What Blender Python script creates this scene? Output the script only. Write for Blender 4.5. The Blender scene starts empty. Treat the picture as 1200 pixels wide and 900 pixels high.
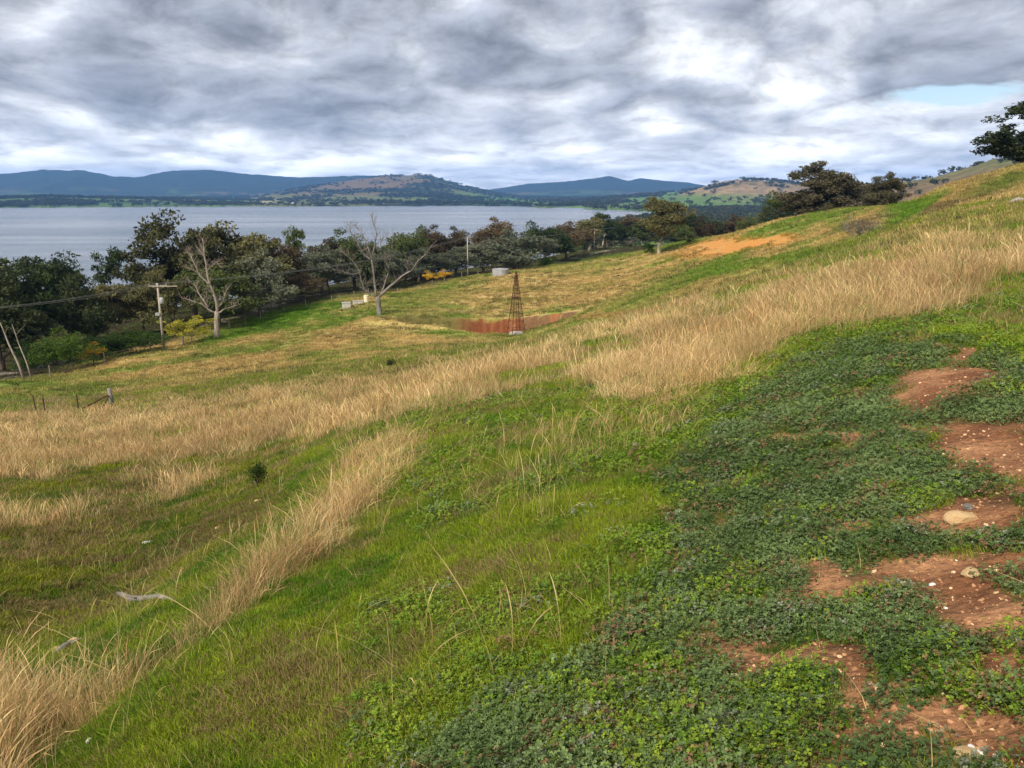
import bpy, math, random
import numpy as np
from mathutils import Vector, Matrix

random.seed(7)
RNG = np.random.default_rng(7)
R = math.radians
scene = bpy.context.scene
COL = scene.collection

# ------------------------------------------------------------------ camera
W, H_, F = 1200.0, 900.0, 933.0
PITCH = R(13.4)
cam_d = bpy.data.cameras.new('camera')
cam = bpy.data.objects.new('camera', cam_d)
COL.objects.link(cam)
cam_d.sensor_width = 36.0
cam_d.lens = 36.0 * F / W
cam_d.clip_start = 0.05
cam_d.clip_end = 60000
cam.location = (0, 0, 0)
cam.rotation_euler = (R(90) - PITCH, 0, 0)
scene.camera = cam

# ------------------------------------------------------------------ world / sun
SUN_EL, SUN_AZ = R(42), R(215)          # azimuth clockwise from +Y: behind the camera, to the left
scene.view_settings.view_transform = 'Standard'
scene.view_settings.look = 'None'
scene.view_settings.gamma = 1
scene.view_settings.exposure = 0.68
scene.cycles.max_bounces = 6
scene.cycles.diffuse_bounces = 3
scene.cycles.glossy_bounces = 2
scene.cycles.transmission_bounces = 3
scene.cycles.volume_bounces = 0
world = bpy.data.worlds.new("World")
scene.world = world
world.use_nodes = True


def N(nt, t, **kw):
    n = nt.nodes.new(t)
    for k, v in kw.items():
        setattr(n, k, v)
    return n


def L(nt, a, ao, b, bi):
    nt.links.new(a.outputs[ao], b.inputs[bi])


def math_node(nt, op, a, b=None, c=None, clamp=False):
    n = N(nt, 'ShaderNodeMath', operation=op, use_clamp=clamp)
    for i, v in enumerate((a, b, c)):
        if v is None:
            continue
        if isinstance(v, (int, float)):
            n.inputs[i].default_value = v
        else:
            nt.links.new(v, n.inputs[i])
    return n.outputs[0]


def ramp(nt, fac, stops, interp='LINEAR'):
    n = N(nt, 'ShaderNodeValToRGB')
    cr = n.color_ramp
    cr.interpolation = interp
    while len(cr.elements) < len(stops):
        cr.elements.new(0.5)
    for e, (p, c) in zip(cr.elements, stops):
        e.position = p
        e.color = (c[0], c[1], c[2], 1) if not isinstance(c, (int, float)) else (c, c, c, 1)
    if fac is not None:
        nt.links.new(fac, n.inputs[0])
    return n.outputs[0]


def noise_node(nt, vec, scale, detail=4, rough=0.55, dist=0.0, lac=2.0):
    n = N(nt, 'ShaderNodeTexNoise')
    n.inputs['Scale'].default_value = scale
    n.inputs['Detail'].default_value = detail
    n.inputs['Roughness'].default_value = rough
    n.inputs['Distortion'].default_value = dist
    n.inputs['Lacunarity'].default_value = lac
    if vec is not None:
        nt.links.new(vec, n.inputs['Vector'])
    return n


def vmath(nt, op, a, b=None):
    n = N(nt, 'ShaderNodeVectorMath', operation=op)
    for i, v in enumerate((a, b)):
        if v is None:
            continue
        if isinstance(v, tuple):
            n.inputs[i].default_value = v
        else:
            nt.links.new(v, n.inputs[i])
    return n.outputs[0]


def mix_col(nt, fac, a, b, blend='MIX'):
    n = N(nt, 'ShaderNodeMix', data_type='RGBA', blend_type=blend)
    for sock, v in ((n.inputs['Factor'], fac), (n.inputs[6], a), (n.inputs[7], b)):
        if isinstance(v, (int, float)):
            sock.default_value = v
        elif isinstance(v, tuple):
            sock.default_value = (v[0], v[1], v[2], 1)
        else:
            nt.links.new(v, sock)
    return n.outputs[2]


def build_world():
    nt = world.node_tree
    nt.nodes.clear()
    out = N(nt, 'ShaderNodeOutputWorld')
    bg = N(nt, 'ShaderNodeBackground')
    bg.inputs[1].default_value = 0.1
    L(nt, bg, 0, out, 0)
    sky = N(nt, 'ShaderNodeTexSky', sky_type='NISHITA')
    sky.sun_disc = False
    sky.sun_elevation = SUN_EL
    sky.sun_rotation = SUN_AZ
    sky.altitude = 200
    tc = N(nt, 'ShaderNodeTexCoord')
    d = tc.outputs['Generated']
    sep = N(nt, 'ShaderNodeSeparateXYZ')
    nt.links.new(d, sep.inputs[0])
    z = math_node(nt, 'MAXIMUM', sep.outputs[2], 0.0)
    # the deck is laid out by bearing and by height above the horizon, shrinking towards it
    hl = math_node(nt, 'SQRT', math_node(nt, 'ADD', math_node(nt, 'MULTIPLY', sep.outputs[0], sep.outputs[0]),
                                         math_node(nt, 'MULTIPLY_ADD', sep.outputs[1], sep.outputs[1], 0.0004)))
    comb = N(nt, 'ShaderNodeCombineXYZ')
    nt.links.new(math_node(nt, 'MULTIPLY', math_node(nt, 'DIVIDE', sep.outputs[0], hl), 2.6), comb.inputs[0])
    nt.links.new(math_node(nt, 'MULTIPLY', math_node(nt, 'DIVIDE', sep.outputs[1], hl), 2.6), comb.inputs[1])
    nt.links.new(math_node(nt, 'MULTIPLY', math_node(nt, 'LOGARITHM', math_node(nt, 'ADD', z, 0.08), 2.71828), 1.30), comb.inputs[2])
    p0 = vmath(nt, 'ADD', comb.outputs[0], SKY_OFF)
    # gentle turbulence bends the cloud deck
    w = noise_node(nt, p0, 1.6, 2, 0.55)
    wv = vmath(nt, 'SUBTRACT', w.outputs['Color'], (0.5, 0.5, 0.5))
    ws = N(nt, 'ShaderNodeVectorMath', operation='SCALE')
    nt.links.new(wv, ws.inputs[0])
    ws.inputs['Scale'].default_value = 0.30
    p = vmath(nt, 'ADD', p0, ws.outputs[0])

    def field(vec):
        # billowing lumps roughened by fine turbulence
        l = noise_node(nt, vec, 3.0, 1, 0.4).outputs[0]
        lump = math_node(nt, 'SUBTRACT', 1.0, math_node(nt, 'ABSOLUTE', math_node(nt, 'MULTIPLY_ADD', l, 4.2, -2.1)))
        fine = noise_node(nt, vec, 4.2, 8, 0.60).outputs[0]
        return math_node(nt, 'ADD', math_node(nt, 'MULTIPLY', lump, 0.20), math_node(nt, 'MULTIPLY', fine, 0.80))
    big = noise_node(nt, p0, 1.3, 1, 0.5).outputs[0]
    f0 = field(p)
    f1 = field(vmath(nt, 'ADD', p, (-0.03, -0.02, 0.055)))
    elev = N(nt, 'ShaderNodeMapRange')
    elev.inputs['From Min'].default_value = 0.03
    elev.inputs['From Max'].default_value = 0.10
    elev.inputs['To Min'].default_value = -0.33
    elev.inputs['To Max'].default_value = 0.0
    nt.links.new(z, elev.inputs['Value'])
    thick = math_node(nt, 'ADD', math_node(nt, 'MULTIPLY', f0, 1.0), math_node(nt, 'MULTIPLY', big, 0.45))
    thick2 = math_node(nt, 'ADD', thick, elev.outputs[0])
    base = ramp(nt, math_node(nt, 'MULTIPLY', thick2, 0.8), [(0.28, (12.0, 11.9, 11.8)), (0.37, (9.6, 9.6, 9.7)), (0.45, (8.0, 8.1, 8.3)), (0.53, (5.4, 5.55, 5.9)),
                             (0.61, (3.4, 3.55, 3.9)), (0.74, (2.3, 2.45, 2.8))], 'LINEAR')
    rel = math_node(nt, 'MULTIPLY', math_node(nt, 'SUBTRACT', f0, f1), 3.1)
    rel = math_node(nt, 'ADD', rel, 1.0)
    rel = math_node(nt, 'MINIMUM', math_node(nt, 'MAXIMUM', rel, 0.62), 1.7)
    relc = N(nt, 'ShaderNodeVectorMath', operation='SCALE')
    nt.links.new(base, relc.inputs[0])
    nt.links.new(rel, relc.inputs['Scale'])
    # a thin place in the deck low over the hill on the right, where blue shows through
    gd = vmath(nt, 'SUBTRACT', d, (0.452, 0.885, 0.105))
    gs = vmath(nt, 'MULTIPLY', gd, (7.0, 7.0, 30.0))
    gl = N(nt, 'ShaderNodeVectorMath', operation='LENGTH')
    nt.links.new(gs, gl.inputs[0])
    gap = ramp(nt, gl.outputs['Value'], [(0.0, 0.33), (1.0, 0.0)])
    cov = ramp(nt, math_node(nt, 'SUBTRACT', f0, gap), [(0.17, 0.05), (0.29, 1.0)])
    c = mix_col(nt, cov, sky.outputs[0], relc.outputs[0])
    nt.links.new(c, bg.inputs[0])
    return nt


SKY_OFF = (3.1, 1.7, 0.35)
build_world()
world.cycles.sampling_method = 'MANUAL'
world.cycles.sample_map_resolution = 256
sun_d = bpy.data.lights.new('sun', 'SUN')
sun_d.energy = 3.6
sun_d.angle = R(6)
sun_d.color = (1.0, 0.93, 0.82)
sun = bpy.data.objects.new('sun', sun_d)
COL.objects.link(sun)
sdir = Vector((math.sin(SUN_AZ) * math.cos(SUN_EL), math.cos(SUN_AZ) * math.cos(SUN_EL), math.sin(SUN_EL)))
sun.rotation_euler = sdir.to_track_quat('Z', 'Y').to_euler()


# ------------------------------------------------------------------ helpers
def tag(o, label=None, cat=None, group=None, kind=None):
    if label:
        o['label'] = label
    if cat:
        o['category'] = cat
    if group:
        o['group'] = group
    if kind:
        o['kind'] = kind
    return o


def mesh_np(name, v, f, mats=(), smooth=False, mat_idx=None, cols=None):
    """v (n,3) ; f (m,k) array of equal-size faces"""
    me = bpy.data.meshes.new(name)
    v = np.asarray(v, dtype=np.float32)
    f = np.asarray(f, dtype=np.int32)
    me.vertices.add(len(v))
    me.vertices.foreach_set('co', v.ravel())
    m, k = f.shape
    me.loops.add(m * k)
    me.loops.foreach_set('vertex_index', f.ravel())
    me.polygons.add(m)
    me.polygons.foreach_set('loop_start', np.arange(0, m * k, k, dtype=np.int32))
    for mt in mats:
        me.materials.append(mt)
    if mat_idx is not None:
        me.polygons.foreach_set('material_index', np.asarray(mat_idx, dtype=np.int32))
    me.update(calc_edges=True)
    me.polygons.foreach_set('use_smooth', np.full(m, bool(smooth)))
    if cols is not None:
        at = me.attributes.new('col', 'FLOAT_COLOR', 'POINT')
        c4 = np.ones((len(v), 4), dtype=np.float32)
        c4[:, :3] = cols
        at.data.foreach_set('color', c4.ravel())
    me.validate()
    return me


def obj(name, me, parent=None, loc=(0, 0, 0), rot=(0, 0, 0), scale=(1, 1, 1)):
    o = bpy.data.objects.new(name, me)
    COL.objects.link(o)
    o.parent = parent
    o.location = loc
    o.rotation_euler = rot
    o.scale = scale
    return o


class MB:
    """collects quads / tris for ONE mesh (triangles stored as degenerate-free n-gons through from_pydata)"""
    def __init__(self):
        self.v, self.f = [], []

    def tube(self, pts, rad, n=6, cap=True):
        pts = [Vector(p) for p in pts]
        base = len(self.v)
        up = Vector((0.13, 0.27, 1)).normalized()
        for i, p in enumerate(pts):
            t = (pts[min(i + 1, len(pts) - 1)] - pts[max(i - 1, 0)])
            if t.length < 1e-9:
                t = Vector((0, 0, 1))
            t.normalize()
            a = t.cross(up)
            if a.length < 0.1:
                a = t.cross(Vector((1, 0, 0)))
            a.normalize()
            b = t.cross(a)
            r = rad[i] if hasattr(rad, '__len__') else rad
            for k in range(n):
                an = 2 * math.pi * k / n
                self.v.append(tuple(p + a * math.cos(an) * r + b * math.sin(an) * r))
        for i in range(len(pts) - 1):
            for k in range(n):
                k2 = (k + 1) % n
                self.f.append((base + i * n + k, base + i * n + k2, base + (i + 1) * n + k2, base + (i + 1) * n + k))
        if cap:
            self.f.append(tuple(base + k for k in range(n))[::-1])
            e = base + (len(pts) - 1) * n
            self.f.append(tuple(e + k for k in range(n)))
        return self

    def box(self, c, s, rz=0.0, taper=1.0):
        base = len(self.v)
        ca, sa = math.cos(rz), math.sin(rz)
        for dz in (-1, 1):
            t = taper if dz > 0 else 1.0
            for dx, dy in ((-1, -1), (1, -1), (1, 1), (-1, 1)):
                x, y = dx * s[0] / 2 * t, dy * s[1] / 2 * t
                self.v.append((c[0] + x * ca - y * sa, c[1] + x * sa + y * ca, c[2] + dz * s[2] / 2))
        for q in ((3, 2, 1, 0), (4, 5, 6, 7), (0, 1, 5, 4), (1, 2, 6, 5), (2, 3, 7, 6), (3, 0, 4, 7)):
            self.f.append(tuple(base + i for i in q))
        return self

    def mesh(self, name, mat, smooth=False):
        me = bpy.data.meshes.new(name)
        me.from_pydata(self.v, [], self.f)
        me.materials.append(mat)
        me.update()
        if smooth:
            me.polygons.foreach_set('use_smooth', np.full(len(me.polygons), True))
        return me


def hash2(ix, iy, seed):
    h = (ix.astype(np.int64) * 374761393 + iy.astype(np.int64) * 668265263 + seed * 1442695041) & 0xFFFFFFFF
    h = ((h ^ (h >> 13)) * 1274126177) & 0xFFFFFFFF
    h = (h ^ (h >> 16)) & 0xFFFF
    return h.astype(np.float64) / 65535.0


def vnoise(x, y, seed=0):
    ix, iy = np.floor(x), np.floor(y)
    fx, fy = x - ix, y - iy
    ix, iy = ix.astype(np.int64), iy.astype(np.int64)
    ux, uy = fx * fx * (3 - 2 * fx), fy * fy * (3 - 2 * fy)
    a, b = hash2(ix, iy, seed), hash2(ix + 1, iy, seed)
    c, d = hash2(ix, iy + 1, seed), hash2(ix + 1, iy + 1, seed)
    return (a * (1 - ux) + b * ux) * (1 - uy) + (c * (1 - ux) + d * ux) * uy


def fbm(x, y, oct=4, seed=0, gain=0.5):
    s, a, t = 0.0, 1.0, 0.0
    ca, sa = math.cos(0.6), math.sin(0.6)
    for i in range(oct):
        s = s + a * vnoise(x, y, seed + i * 17)
        t += a
        a *= gain
        x, y = (x * ca - y * sa) * 2.03 + 5.1, (x * sa + y * ca) * 2.03 + 1.7
    return s / t


def sstep(a, b, x):
    t = np.clip((x - a) / (b - a), 0, 1)
    return t * t * (3 - 2 * t)


# ------------------------------------------------------------------ terrain
cP, sP = math.cos(PITCH), math.sin(PITCH)


def ray(px, py):
    u, v = (px - W / 2) / F, (H_ / 2 - py) / F
    return np.array([u, cP + v * sP, -sP + v * cP])


def spot(px, py, d):
    """point at horizontal distance d seen at (px,py) of the 1200x900 survey photograph"""
    r = ray(px, py)
    k = d / math.hypot(r[0], r[1])
    return r * k


def pix(x, y, z):
    dep = y * cP - z * sP
    dep = np.where(dep > 0.05, dep, 0.05)
    up = y * sP + z * cP
    return W / 2 + F * x / dep, H_ / 2 - F * up / dep


EYE = 1.65
CTRL = []          # (az, ln d, slope-ish)


def cp(px, py, d):
    q = spot(px, py, d)
    CTRL.append((math.atan2(q[0], q[1]), math.log(d), (q[2] + EYE) / d))


def cz(px, d, z):
    q = spot(px, 228, d)
    CTRL.append((math.atan2(q[0], q[1]), math.log(d), (z + EYE) / d))


prof = {
 -150: [(900, 3.6), (760, 6.5), (700, 10), (640, 15), (590, 22), (545, 33), (505, 56), (470, 78), (456, 95)],
 0:    [(960, 4.0), (900, 4.7), (820, 6.3), (745, 9.5), (690, 12), (640, 15.5), (600, 20), (560, 27), (530, 38), (500, 55), (470, 75), (447, 94)],
 150:  [(960, 3.2), (900, 3.9), (810, 5.0), (750, 6.3), (705, 10.3), (650, 13.5), (600, 17.5), (560, 24), (525, 33), (490, 50), (465, 68), (440, 88), (420, 105)],
 300:  [(960, 2.6), (900, 3.2), (800, 4.1), (720, 5.4), (655, 7.3), (600, 12.5), (565, 17), (530, 23), (495, 32), (465, 48), (440, 72), (415, 92), (393, 112)],
 450:  [(960, 2.2), (900, 2.65), (800, 3.5), (700, 4.9), (620, 7.0), (560, 9.8), (520, 14), (480, 22), (455, 32), (430, 50), (405, 88), (385, 106), (365, 122), (345, 145)],
 600:  [(960, 1.8), (900, 2.2), (800, 2.9), (700, 3.9), (600, 5.9), (530, 8.8), (480, 13), (450, 19), (425, 29), (408, 42), (398, 88), (392, 104), (350, 138), (330, 158), (319, 172)],
 700:  [(900, 2.05), (800, 2.7), (700, 3.6), (600, 5.2), (530, 7.6), (480, 11), (445, 16), (415, 25), (392, 38), (380, 85), (362, 110), (340, 135), (318, 165), (303, 195)],
 800:  [(900, 2.0), (800, 2.6), (700, 3.45), (600, 4.9), (530, 6.8), (470, 10.5), (430, 15), (395, 23), (365, 34), (352, 72), (335, 98), (310, 135), (295, 165), (284, 185)],
 900:  [(900, 2.0), (800, 2.6), (700, 3.4), (600, 4.7), (530, 6.4), (470, 9.0), (430, 12.5), (390, 18), (355, 26), (334, 36), (322, 68), (303, 98), (282, 128), (264, 152)],
 1000: [(900, 2.0), (800, 2.55), (700, 3.35), (600, 4.6), (530, 6.1), (470, 8.1), (425, 10.2), (395, 13), (360, 18), (330, 25), (306, 36), (292, 60), (272, 95), (245, 138)],
 1100: [(900, 2.0), (800, 2.5), (700, 3.3), (600, 4.55), (530, 5.9), (470, 7.5), (425, 9.2), (398, 10.6), (380, 13.5), (350, 18), (315, 25), (282, 37), (250, 70), (222, 118)],
 1200: [(900, 2.0), (800, 2.5), (700, 3.25), (600, 4.4), (530, 5.7), (470, 7.1), (425, 8.8), (400, 11), (370, 14), (330, 19), (295, 26), (268, 36), (228, 72), (194, 122)],
 1330: [(900, 2.0), (700, 3.2), (530, 5.5), (425, 8.2), (370, 13), (310, 20), (260, 34), (205, 70), (168, 122)],
}
for px_, lst in prof.items():
    for (py_, d_) in lst:
        cp(px_, py_, d_)
far_prof = {
 -150: [(130, -22.5), (180, -26), (240, -34), (320, -43), (420, -47), (600, -52)],
 0:    [(115, -22), (150, -22.5), (200, -28), (260, -35), (330, -43), (420, -47), (600, -52)],
 150:  [(125, -20.6), (150, -21.5), (200, -27), (270, -35), (340, -43), (420, -47), (600, -52)],
 300:  [(130, -19.6), (160, -20), (210, -25), (280, -35), (350, -43), (420, -47), (600, -52)],
 450:  [(165, -19.5), (200, -20.5), (250, -26), (320, -36), (390, -43), (600, -50)],
 600:  [(200, -19.5), (240, -20.5), (300, -26), (380, -36), (450, -43), (600, -47)],
 700:  [(225, -19.0), (265, -19.8), (300, -19.6), (360, -27), (450, -38), (600, -43)],
 800:  [(210, -12.5), (250, -17), (300, -18.5), (350, -20), (430, -30), (600, -38.5)],
 900:  [(175, -6.5), (215, -11), (280, -18), (350, -22), (430, -30), (600, -37.5)],
 1000: [(165, -3.0), (200, -8), (280, -18), (430, -30), (600, -36)],
 1100: [(145, -1.0), (190, -5), (280, -16), (430, -28), (600, -34)],
 1200: [(150, 4.5), (200, 0), (280, -12), (430, -22), (600, -30)],
 1330: [(150, 9), (200, 5), (280, -8), (430, -20), (600, -28)],
}
for px_, lst in far_prof.items():
    for (d_, z_) in lst:
        cz(px_, d_, z_)

C = np.array(CTRL)
SA, SD = 0.16, 0.42


def rbf_fit(lam=0.002):
    P = np.column_stack([C[:, 0] / SA, C[:, 1] / SD])
    n = len(P)
    r2 = ((P[:, None, :] - P[None, :, :]) ** 2).sum(-1)
    K = np.where(r2 > 0, 0.5 * r2 * np.log(r2 + 1e-12), 0) + lam * np.eye(n)
    Q = np.column_stack([np.ones(n), P])
    A = np.zeros((n + 3, n + 3))
    A[:n, :n] = K
    A[:n, n:] = Q
    A[n:, :n] = Q.T
    b = np.concatenate([C[:, 2], np.zeros(3)])
    return P, np.linalg.solve(A, b)


PC, WC = rbf_fit()


def rbf_eval(az, ld):
    sh = az.shape
    X = np.column_stack([az.ravel() / SA, ld.ravel() / SD])
    out = np.zeros(len(X))
    for i in range(0, len(X), 20000):
        x = X[i:i + 20000]
        r2 = ((x[:, None, :] - PC[None, :, :]) ** 2).sum(-1)
        K = 0.5 * r2 * np.log(r2 + 1e-12)
        out[i:i + 20000] = K @ WC[:-3] + WC[-3] + x @ WC[-2:]
    return out.reshape(sh)


AZM = R(38)
# coarse lattice of the fitted surface, then bilinear
LA = np.linspace(-AZM, AZM, 160)
LD = np.linspace(math.log(0.6), math.log(620), 260)
GA, GD = np.meshgrid(LA, LD, indexing='ij')
SG = rbf_eval(GA, np.maximum(GD, math.log(1.8)))


def bil(az, ld):
    a = np.clip((az - LA[0]) / (LA[1] - LA[0]), 0, len(LA) - 1.001)
    d = np.clip((ld - LD[0]) / (LD[1] - LD[0]), 0, len(LD) - 1.001)
    i, j = a.astype(int), d.astype(int)
    fa, fd = a - i, d - j
    return (SG[i, j] * (1 - fa) * (1 - fd) + SG[i + 1, j] * fa * (1 - fd) + SG[i, j + 1] * (1 - fa) * fd + SG[i + 1, j + 1] * fa * fd)


# the dug-out dam: an oval pit whose far side is a cut clay bank
DAM = spot(562, 392, 112.5)[:2]
DAM_A, DAM_B = 14.0, 7.0


def dam_uv(x, y):
    ang = math.atan2(DAM[0], DAM[1])
    dx, dy = x - DAM[0], y - DAM[1]
    u = dx * math.cos(ang) - dy * math.sin(ang)
    v = dx * math.sin(ang) + dy * math.cos(ang)
    return u / DAM_A, v / DAM_B


TRACK = []


def ell_line(x, y):
    # worn bench that winds up the slope at right, cut a little into the hillside
    if not TRACK:
        for a, b, d in ((870, 0, 88), (930, 0, 84), (985, 0, 80), (1030, 0, 84), (1062, 0, 96), (1085, 0, 108), (1060, 0, 122), (1035, 0, 134)):
            q = spot(a, 260, d)
            TRACK.append((q[0], q[1]))
    best = np.full(np.shape(x), 1e9)
    for (x1, y1), (x2, y2) in zip(TRACK[:-1], TRACK[1:]):
        ex, ey = x2 - x1, y2 - y1
        t = np.clip(((x - x1) * ex + (y - y1) * ey) / (ex * ex + ey * ey), 0, 1)
        best = np.minimum(best, np.hypot(x - x1 - t * ex, y - y1 - t * ey))
    return 1 - sstep(1.6, 3.8, best)


def height(x, y):
    x, y = np.asarray(x, float), np.asarray(y, float)
    d = np.hypot(x, y)
    az = np.arctan2(x, y)
    a = np.abs(az)
    azc = np.where(a <= AZM, az, np.sign(az) * AZM * np.clip((math.pi - a) / (math.pi - AZM), 0, 1))
    ld = np.log(np.maximum(d, 0.6))
    z = bil(azc, ld) * d - EYE
    # relief
    far = sstep(25, 120, d)
    z = z + (fbm(x / 14, y / 14, 3, 5) - 0.5) * (0.05 + 0.9 * far) * sstep(8, 40, d)
    z = z + (fbm(x / 2.2, y / 2.2, 3, 9) - 0.5) * (0.12 + 0.25 * far) * sstep(2, 7, d)
    z = z + (fbm(x / 0.35, y / 0.35, 3, 11) - 0.5) * 0.07 * (1 - far)
    u, v = dam_uv(x, y)
    rr = np.sqrt(u * u + v * v) + (fbm(x / 4, y / 4, 3, 31) - 0.5) * 0.12
    z = z + 0.55 * np.exp(-((rr - 1.10) / 0.07) ** 2) * (1 - sstep(0.0, 0.5, v)) * (1 - sstep(-0.5, 0.0, u))
    tr = ell_line(x, y)
    z = z - 0.9 * tr
    pit = 1 - sstep(0.84, 1.0, rr)
    z = z - pit * 3.4
    return z


def H1(x, y):
    return float(height(np.array([x]), np.array([y]))[0])


def on_ground(px, d, dz=0.0):
    q = spot(px, 300, d)
    return Vector((q[0], q[1], H1(q[0], q[1]) + dz))


def hit(px, py, d0=1.5, d1=420):
    """first place where the line of sight meets the ground"""
    r = ray(px, py)
    r = r / math.hypot(r[0], r[1])
    dd = np.exp(np.linspace(math.log(d0), math.log(d1), 900))
    zz = height(r[0] * dd, r[1] * dd)
    below = np.where(r[2] * dd < zz)[0]
    k = below[0] if len(below) else len(dd) - 1
    k = max(k, 1)
    t0 = r[2] * dd[k - 1] - zz[k - 1]
    t1 = zz[k] - r[2] * dd[k]
    d = dd[k - 1] + (dd[k] - dd[k - 1]) * t0 / max(t0 + t1, 1e-6)
    x, y = r[0] * d, r[1] * d
    return Vector((x, y, H1(x, y)))


# ---- far country: distances in metres, silhouettes surveyed as (px, py)
WATER = -40.0
RIDGES = [
 # name, D, width in front, width behind, silhouette, kind
 ('far_range', 9000, 1500, 2500, [(-250, 206), (-100, 203), (0, 204), (50, 199), (100, 200), (135, 207), (160, 208), (200, 200), (240, 199), (290, 204), (350, 208), (420, 206), (470, 206), (515, 213), (570, 222), (620, 228), (680, 236)], 0),
 ('mid_hill', 6300, 2000, 2000, [(240, 240), (300, 231), (350, 221), (400, 213), (450, 207), (500, 205), (518, 210), (545, 218), (580, 226), (620, 233), (650, 240)], 1),
 ('blue_peaks', 9500, 1900, 2500, [(480, 236), (540, 226), (590, 220), (620, 215), (660, 213), (690, 210), (715, 206), (735, 212), (750, 209), (780, 212), (805, 214), (830, 218), (860, 224), (900, 230), (960, 236)], 0),
 ('green_rise', 4300, 1300, 2000, [(610, 240), (660, 236), (720, 231), (780, 226), (820, 222), (870, 222), (920, 226), (1000, 230), (1200, 236)], 2),
 ('brown_hill', 3300, 700, 1500, [(760, 238), (790, 230), (815, 222), (840, 214), (870, 210), (890, 211), (905, 212), (920, 214), (960, 220), (1000, 226), (1060, 234)], 3),
 ('bush_hill', 1250, 420, 700, [(960, 240), (1000, 229), (1050, 214), (1080, 211), (1120, 202), (1165, 187), (1200, 180), (1260, 172), (1330, 165), (1600, 160)], 4),
 ('left_shore', 3700, 500, 1200, [(-300, 233), (0, 233), (60, 231), (150, 233), (240, 235), (300, 238), (360, 240)], 5),
]


def azpx(az):
    return W / 2 + F * np.tan(az) / cP       # near the horizon


def far_height(az, d):
    px = azpx(np.clip(az, R(-55), R(55)))
    x, y = d * np.sin(az), d * np.cos(az)
    # shore lines
    dn = np.interp(px, [-300, 0, 300, 620, 700, 740, 775, 800, 812, 900], [330, 330, 350, 450, 900, 1250, 1400, 1350, 4000, 9000])
    df = np.interp(px, [-300, 560, 610, 640, 660, 700, 740, 790, 810], [2900, 2900, 2750, 2450, 2650, 2150, 2000, 1700, 1500])
    df = df + (fbm(px / 18, px * 0, 3, 51) - 0.5) * 260
    lakeness = sstep(-60, 60, np.minimum(d - dn, df - d))
    z = -38.6 + (fbm(x / 300, y / 300, 4, 52) - 0.5) * 7 * (1 - lakeness) - 14 * lakeness
    z = z + np.clip((d - 3000) / 3000, 0, 1) * 14 * (1 - lakeness)
    kind = np.full(z.shape, 6)
    for i, (nm, D, wf, wb, sil, kd) in enumerate(RIDGES):
        s = np.array(sil, float)
        # elevation tangent of the silhouette, taken near the horizon
        el = []
        azs = []
        for a, b in s:
            r = ray(a, b)
            el.append(r[2] / math.hypot(r[0], r[1]))
            azs.append(math.atan2(r[0], r[1]))
        zr = np.interp(az, azs, el, left=-90 / D, right=-90 / D) * D
        w = np.where(d < D, wf, wb)
        t = np.abs(d - D) / w
        prof_ = np.exp(-(t ** 2) * 1.3)
        gul = (fbm(x / (wf * 0.33), y / (wf * 0.33), 5, 60 + i) - 0.5)
        gul2 = 1 - 2 * np.abs(fbm(x / (wf * 0.55), y / (wf * 0.55), 4, 70 + i) - 0.5)
        rel = zr + 38
        zz = -38 + rel * np.clip(prof_ + (gul * (0.9 if D > 8000 else 0.6) + (gul2 - 0.8) * 0.9) * prof_ * (1 - prof_ ** 3), 0, 1.02)
        zz = zz + rel * (fbm(az * 160, d * 0 + i, 3, 80 + i) - 0.5) * 0.05 * prof_
        zz = zz - 14 * lakeness
        better = zz > z
        z = np.where(better, zz, z)
        kind = np.where(better & (rel > 0), kd, kind)
    return z, kind, lakeness


# -------- image-surveyed cover map, expressed on the ground
def poly_mask(px, py, poly, soft=10.0):
    poly = np.array(poly, float)
    inside = np.zeros(px.shape, bool)
    dist = np.full(px.shape, 1e9)
    n = len(poly)
    for i in range(n):
        x1, y1 = poly[i]
        x2, y2 = poly[(i + 1) % n]
        c = ((y1 > py) != (y2 > py))
        xi = (x2 - x1) * (py - y1) / ((y2 - y1) if y2 != y1 else 1e-9) + x1
        inside ^= c & (px < xi)
        ex, ey = x2 - x1, y2 - y1
        t = np.clip(((px - x1) * ex + (py - y1) * ey) / (ex * ex + ey * ey + 1e-9), 0, 1)
        dist = np.minimum(dist, np.hypot(px - x1 - t * ex, py - y1 - t * ey))
    sd = np.where(inside, dist, -dist)
    return sstep(-soft, soft, sd)


def ell(px, py, cx, cy, rx, ry, rot=0.0, soft=0.35):
    a = R(rot)
    dx, dy = px - cx, py - cy
    u = (dx * math.cos(a) + dy * math.sin(a)) / rx
    v = (-dx * math.sin(a) + dy * math.cos(a)) / ry
    return 1 - sstep(1 - soft, 1 + soft, np.hypot(u, v))


BAND1 = [(-80, 480), (0, 476), (100, 468), (200, 460), (380, 440), (480, 430), (600, 412), (700, 388), (800, 356), (900, 332), (1000, 306),
         (1100, 280), (1260, 262), (1260, 318), (1180, 345), (1080, 392), (980, 415), (900, 436), (820, 468), (745, 490), (700, 476),
         (660, 452), (610, 452), (560, 478), (500, 485), (430, 500), (360, 520), (280, 540), (200, 548), (100, 555), (0, 572), (-80, 585)]
BAND2 = [(-80, 960), (-60, 800), (10, 815), (90, 825), (175, 775), (225, 725), (265, 688), (340, 622), (400, 565), (445, 530), (480, 512),
         (505, 515), (485, 560), (428, 605), (365, 652), (282, 708), (212, 768), (140, 820), (65, 890), (15, 960), (-150, 1300), (-500, 1300)]
CLOVER = [(1095, 396), (1000, 402), (940, 425), (870, 470), (815, 520), (775, 560), (810, 620), (770, 690), (690, 760), (600, 805),
          (510, 850), (430, 960), (250, 1500), (2600, 1500), (2600, 470), (1400, 470), (1250, 440), (1170, 412)]


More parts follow.
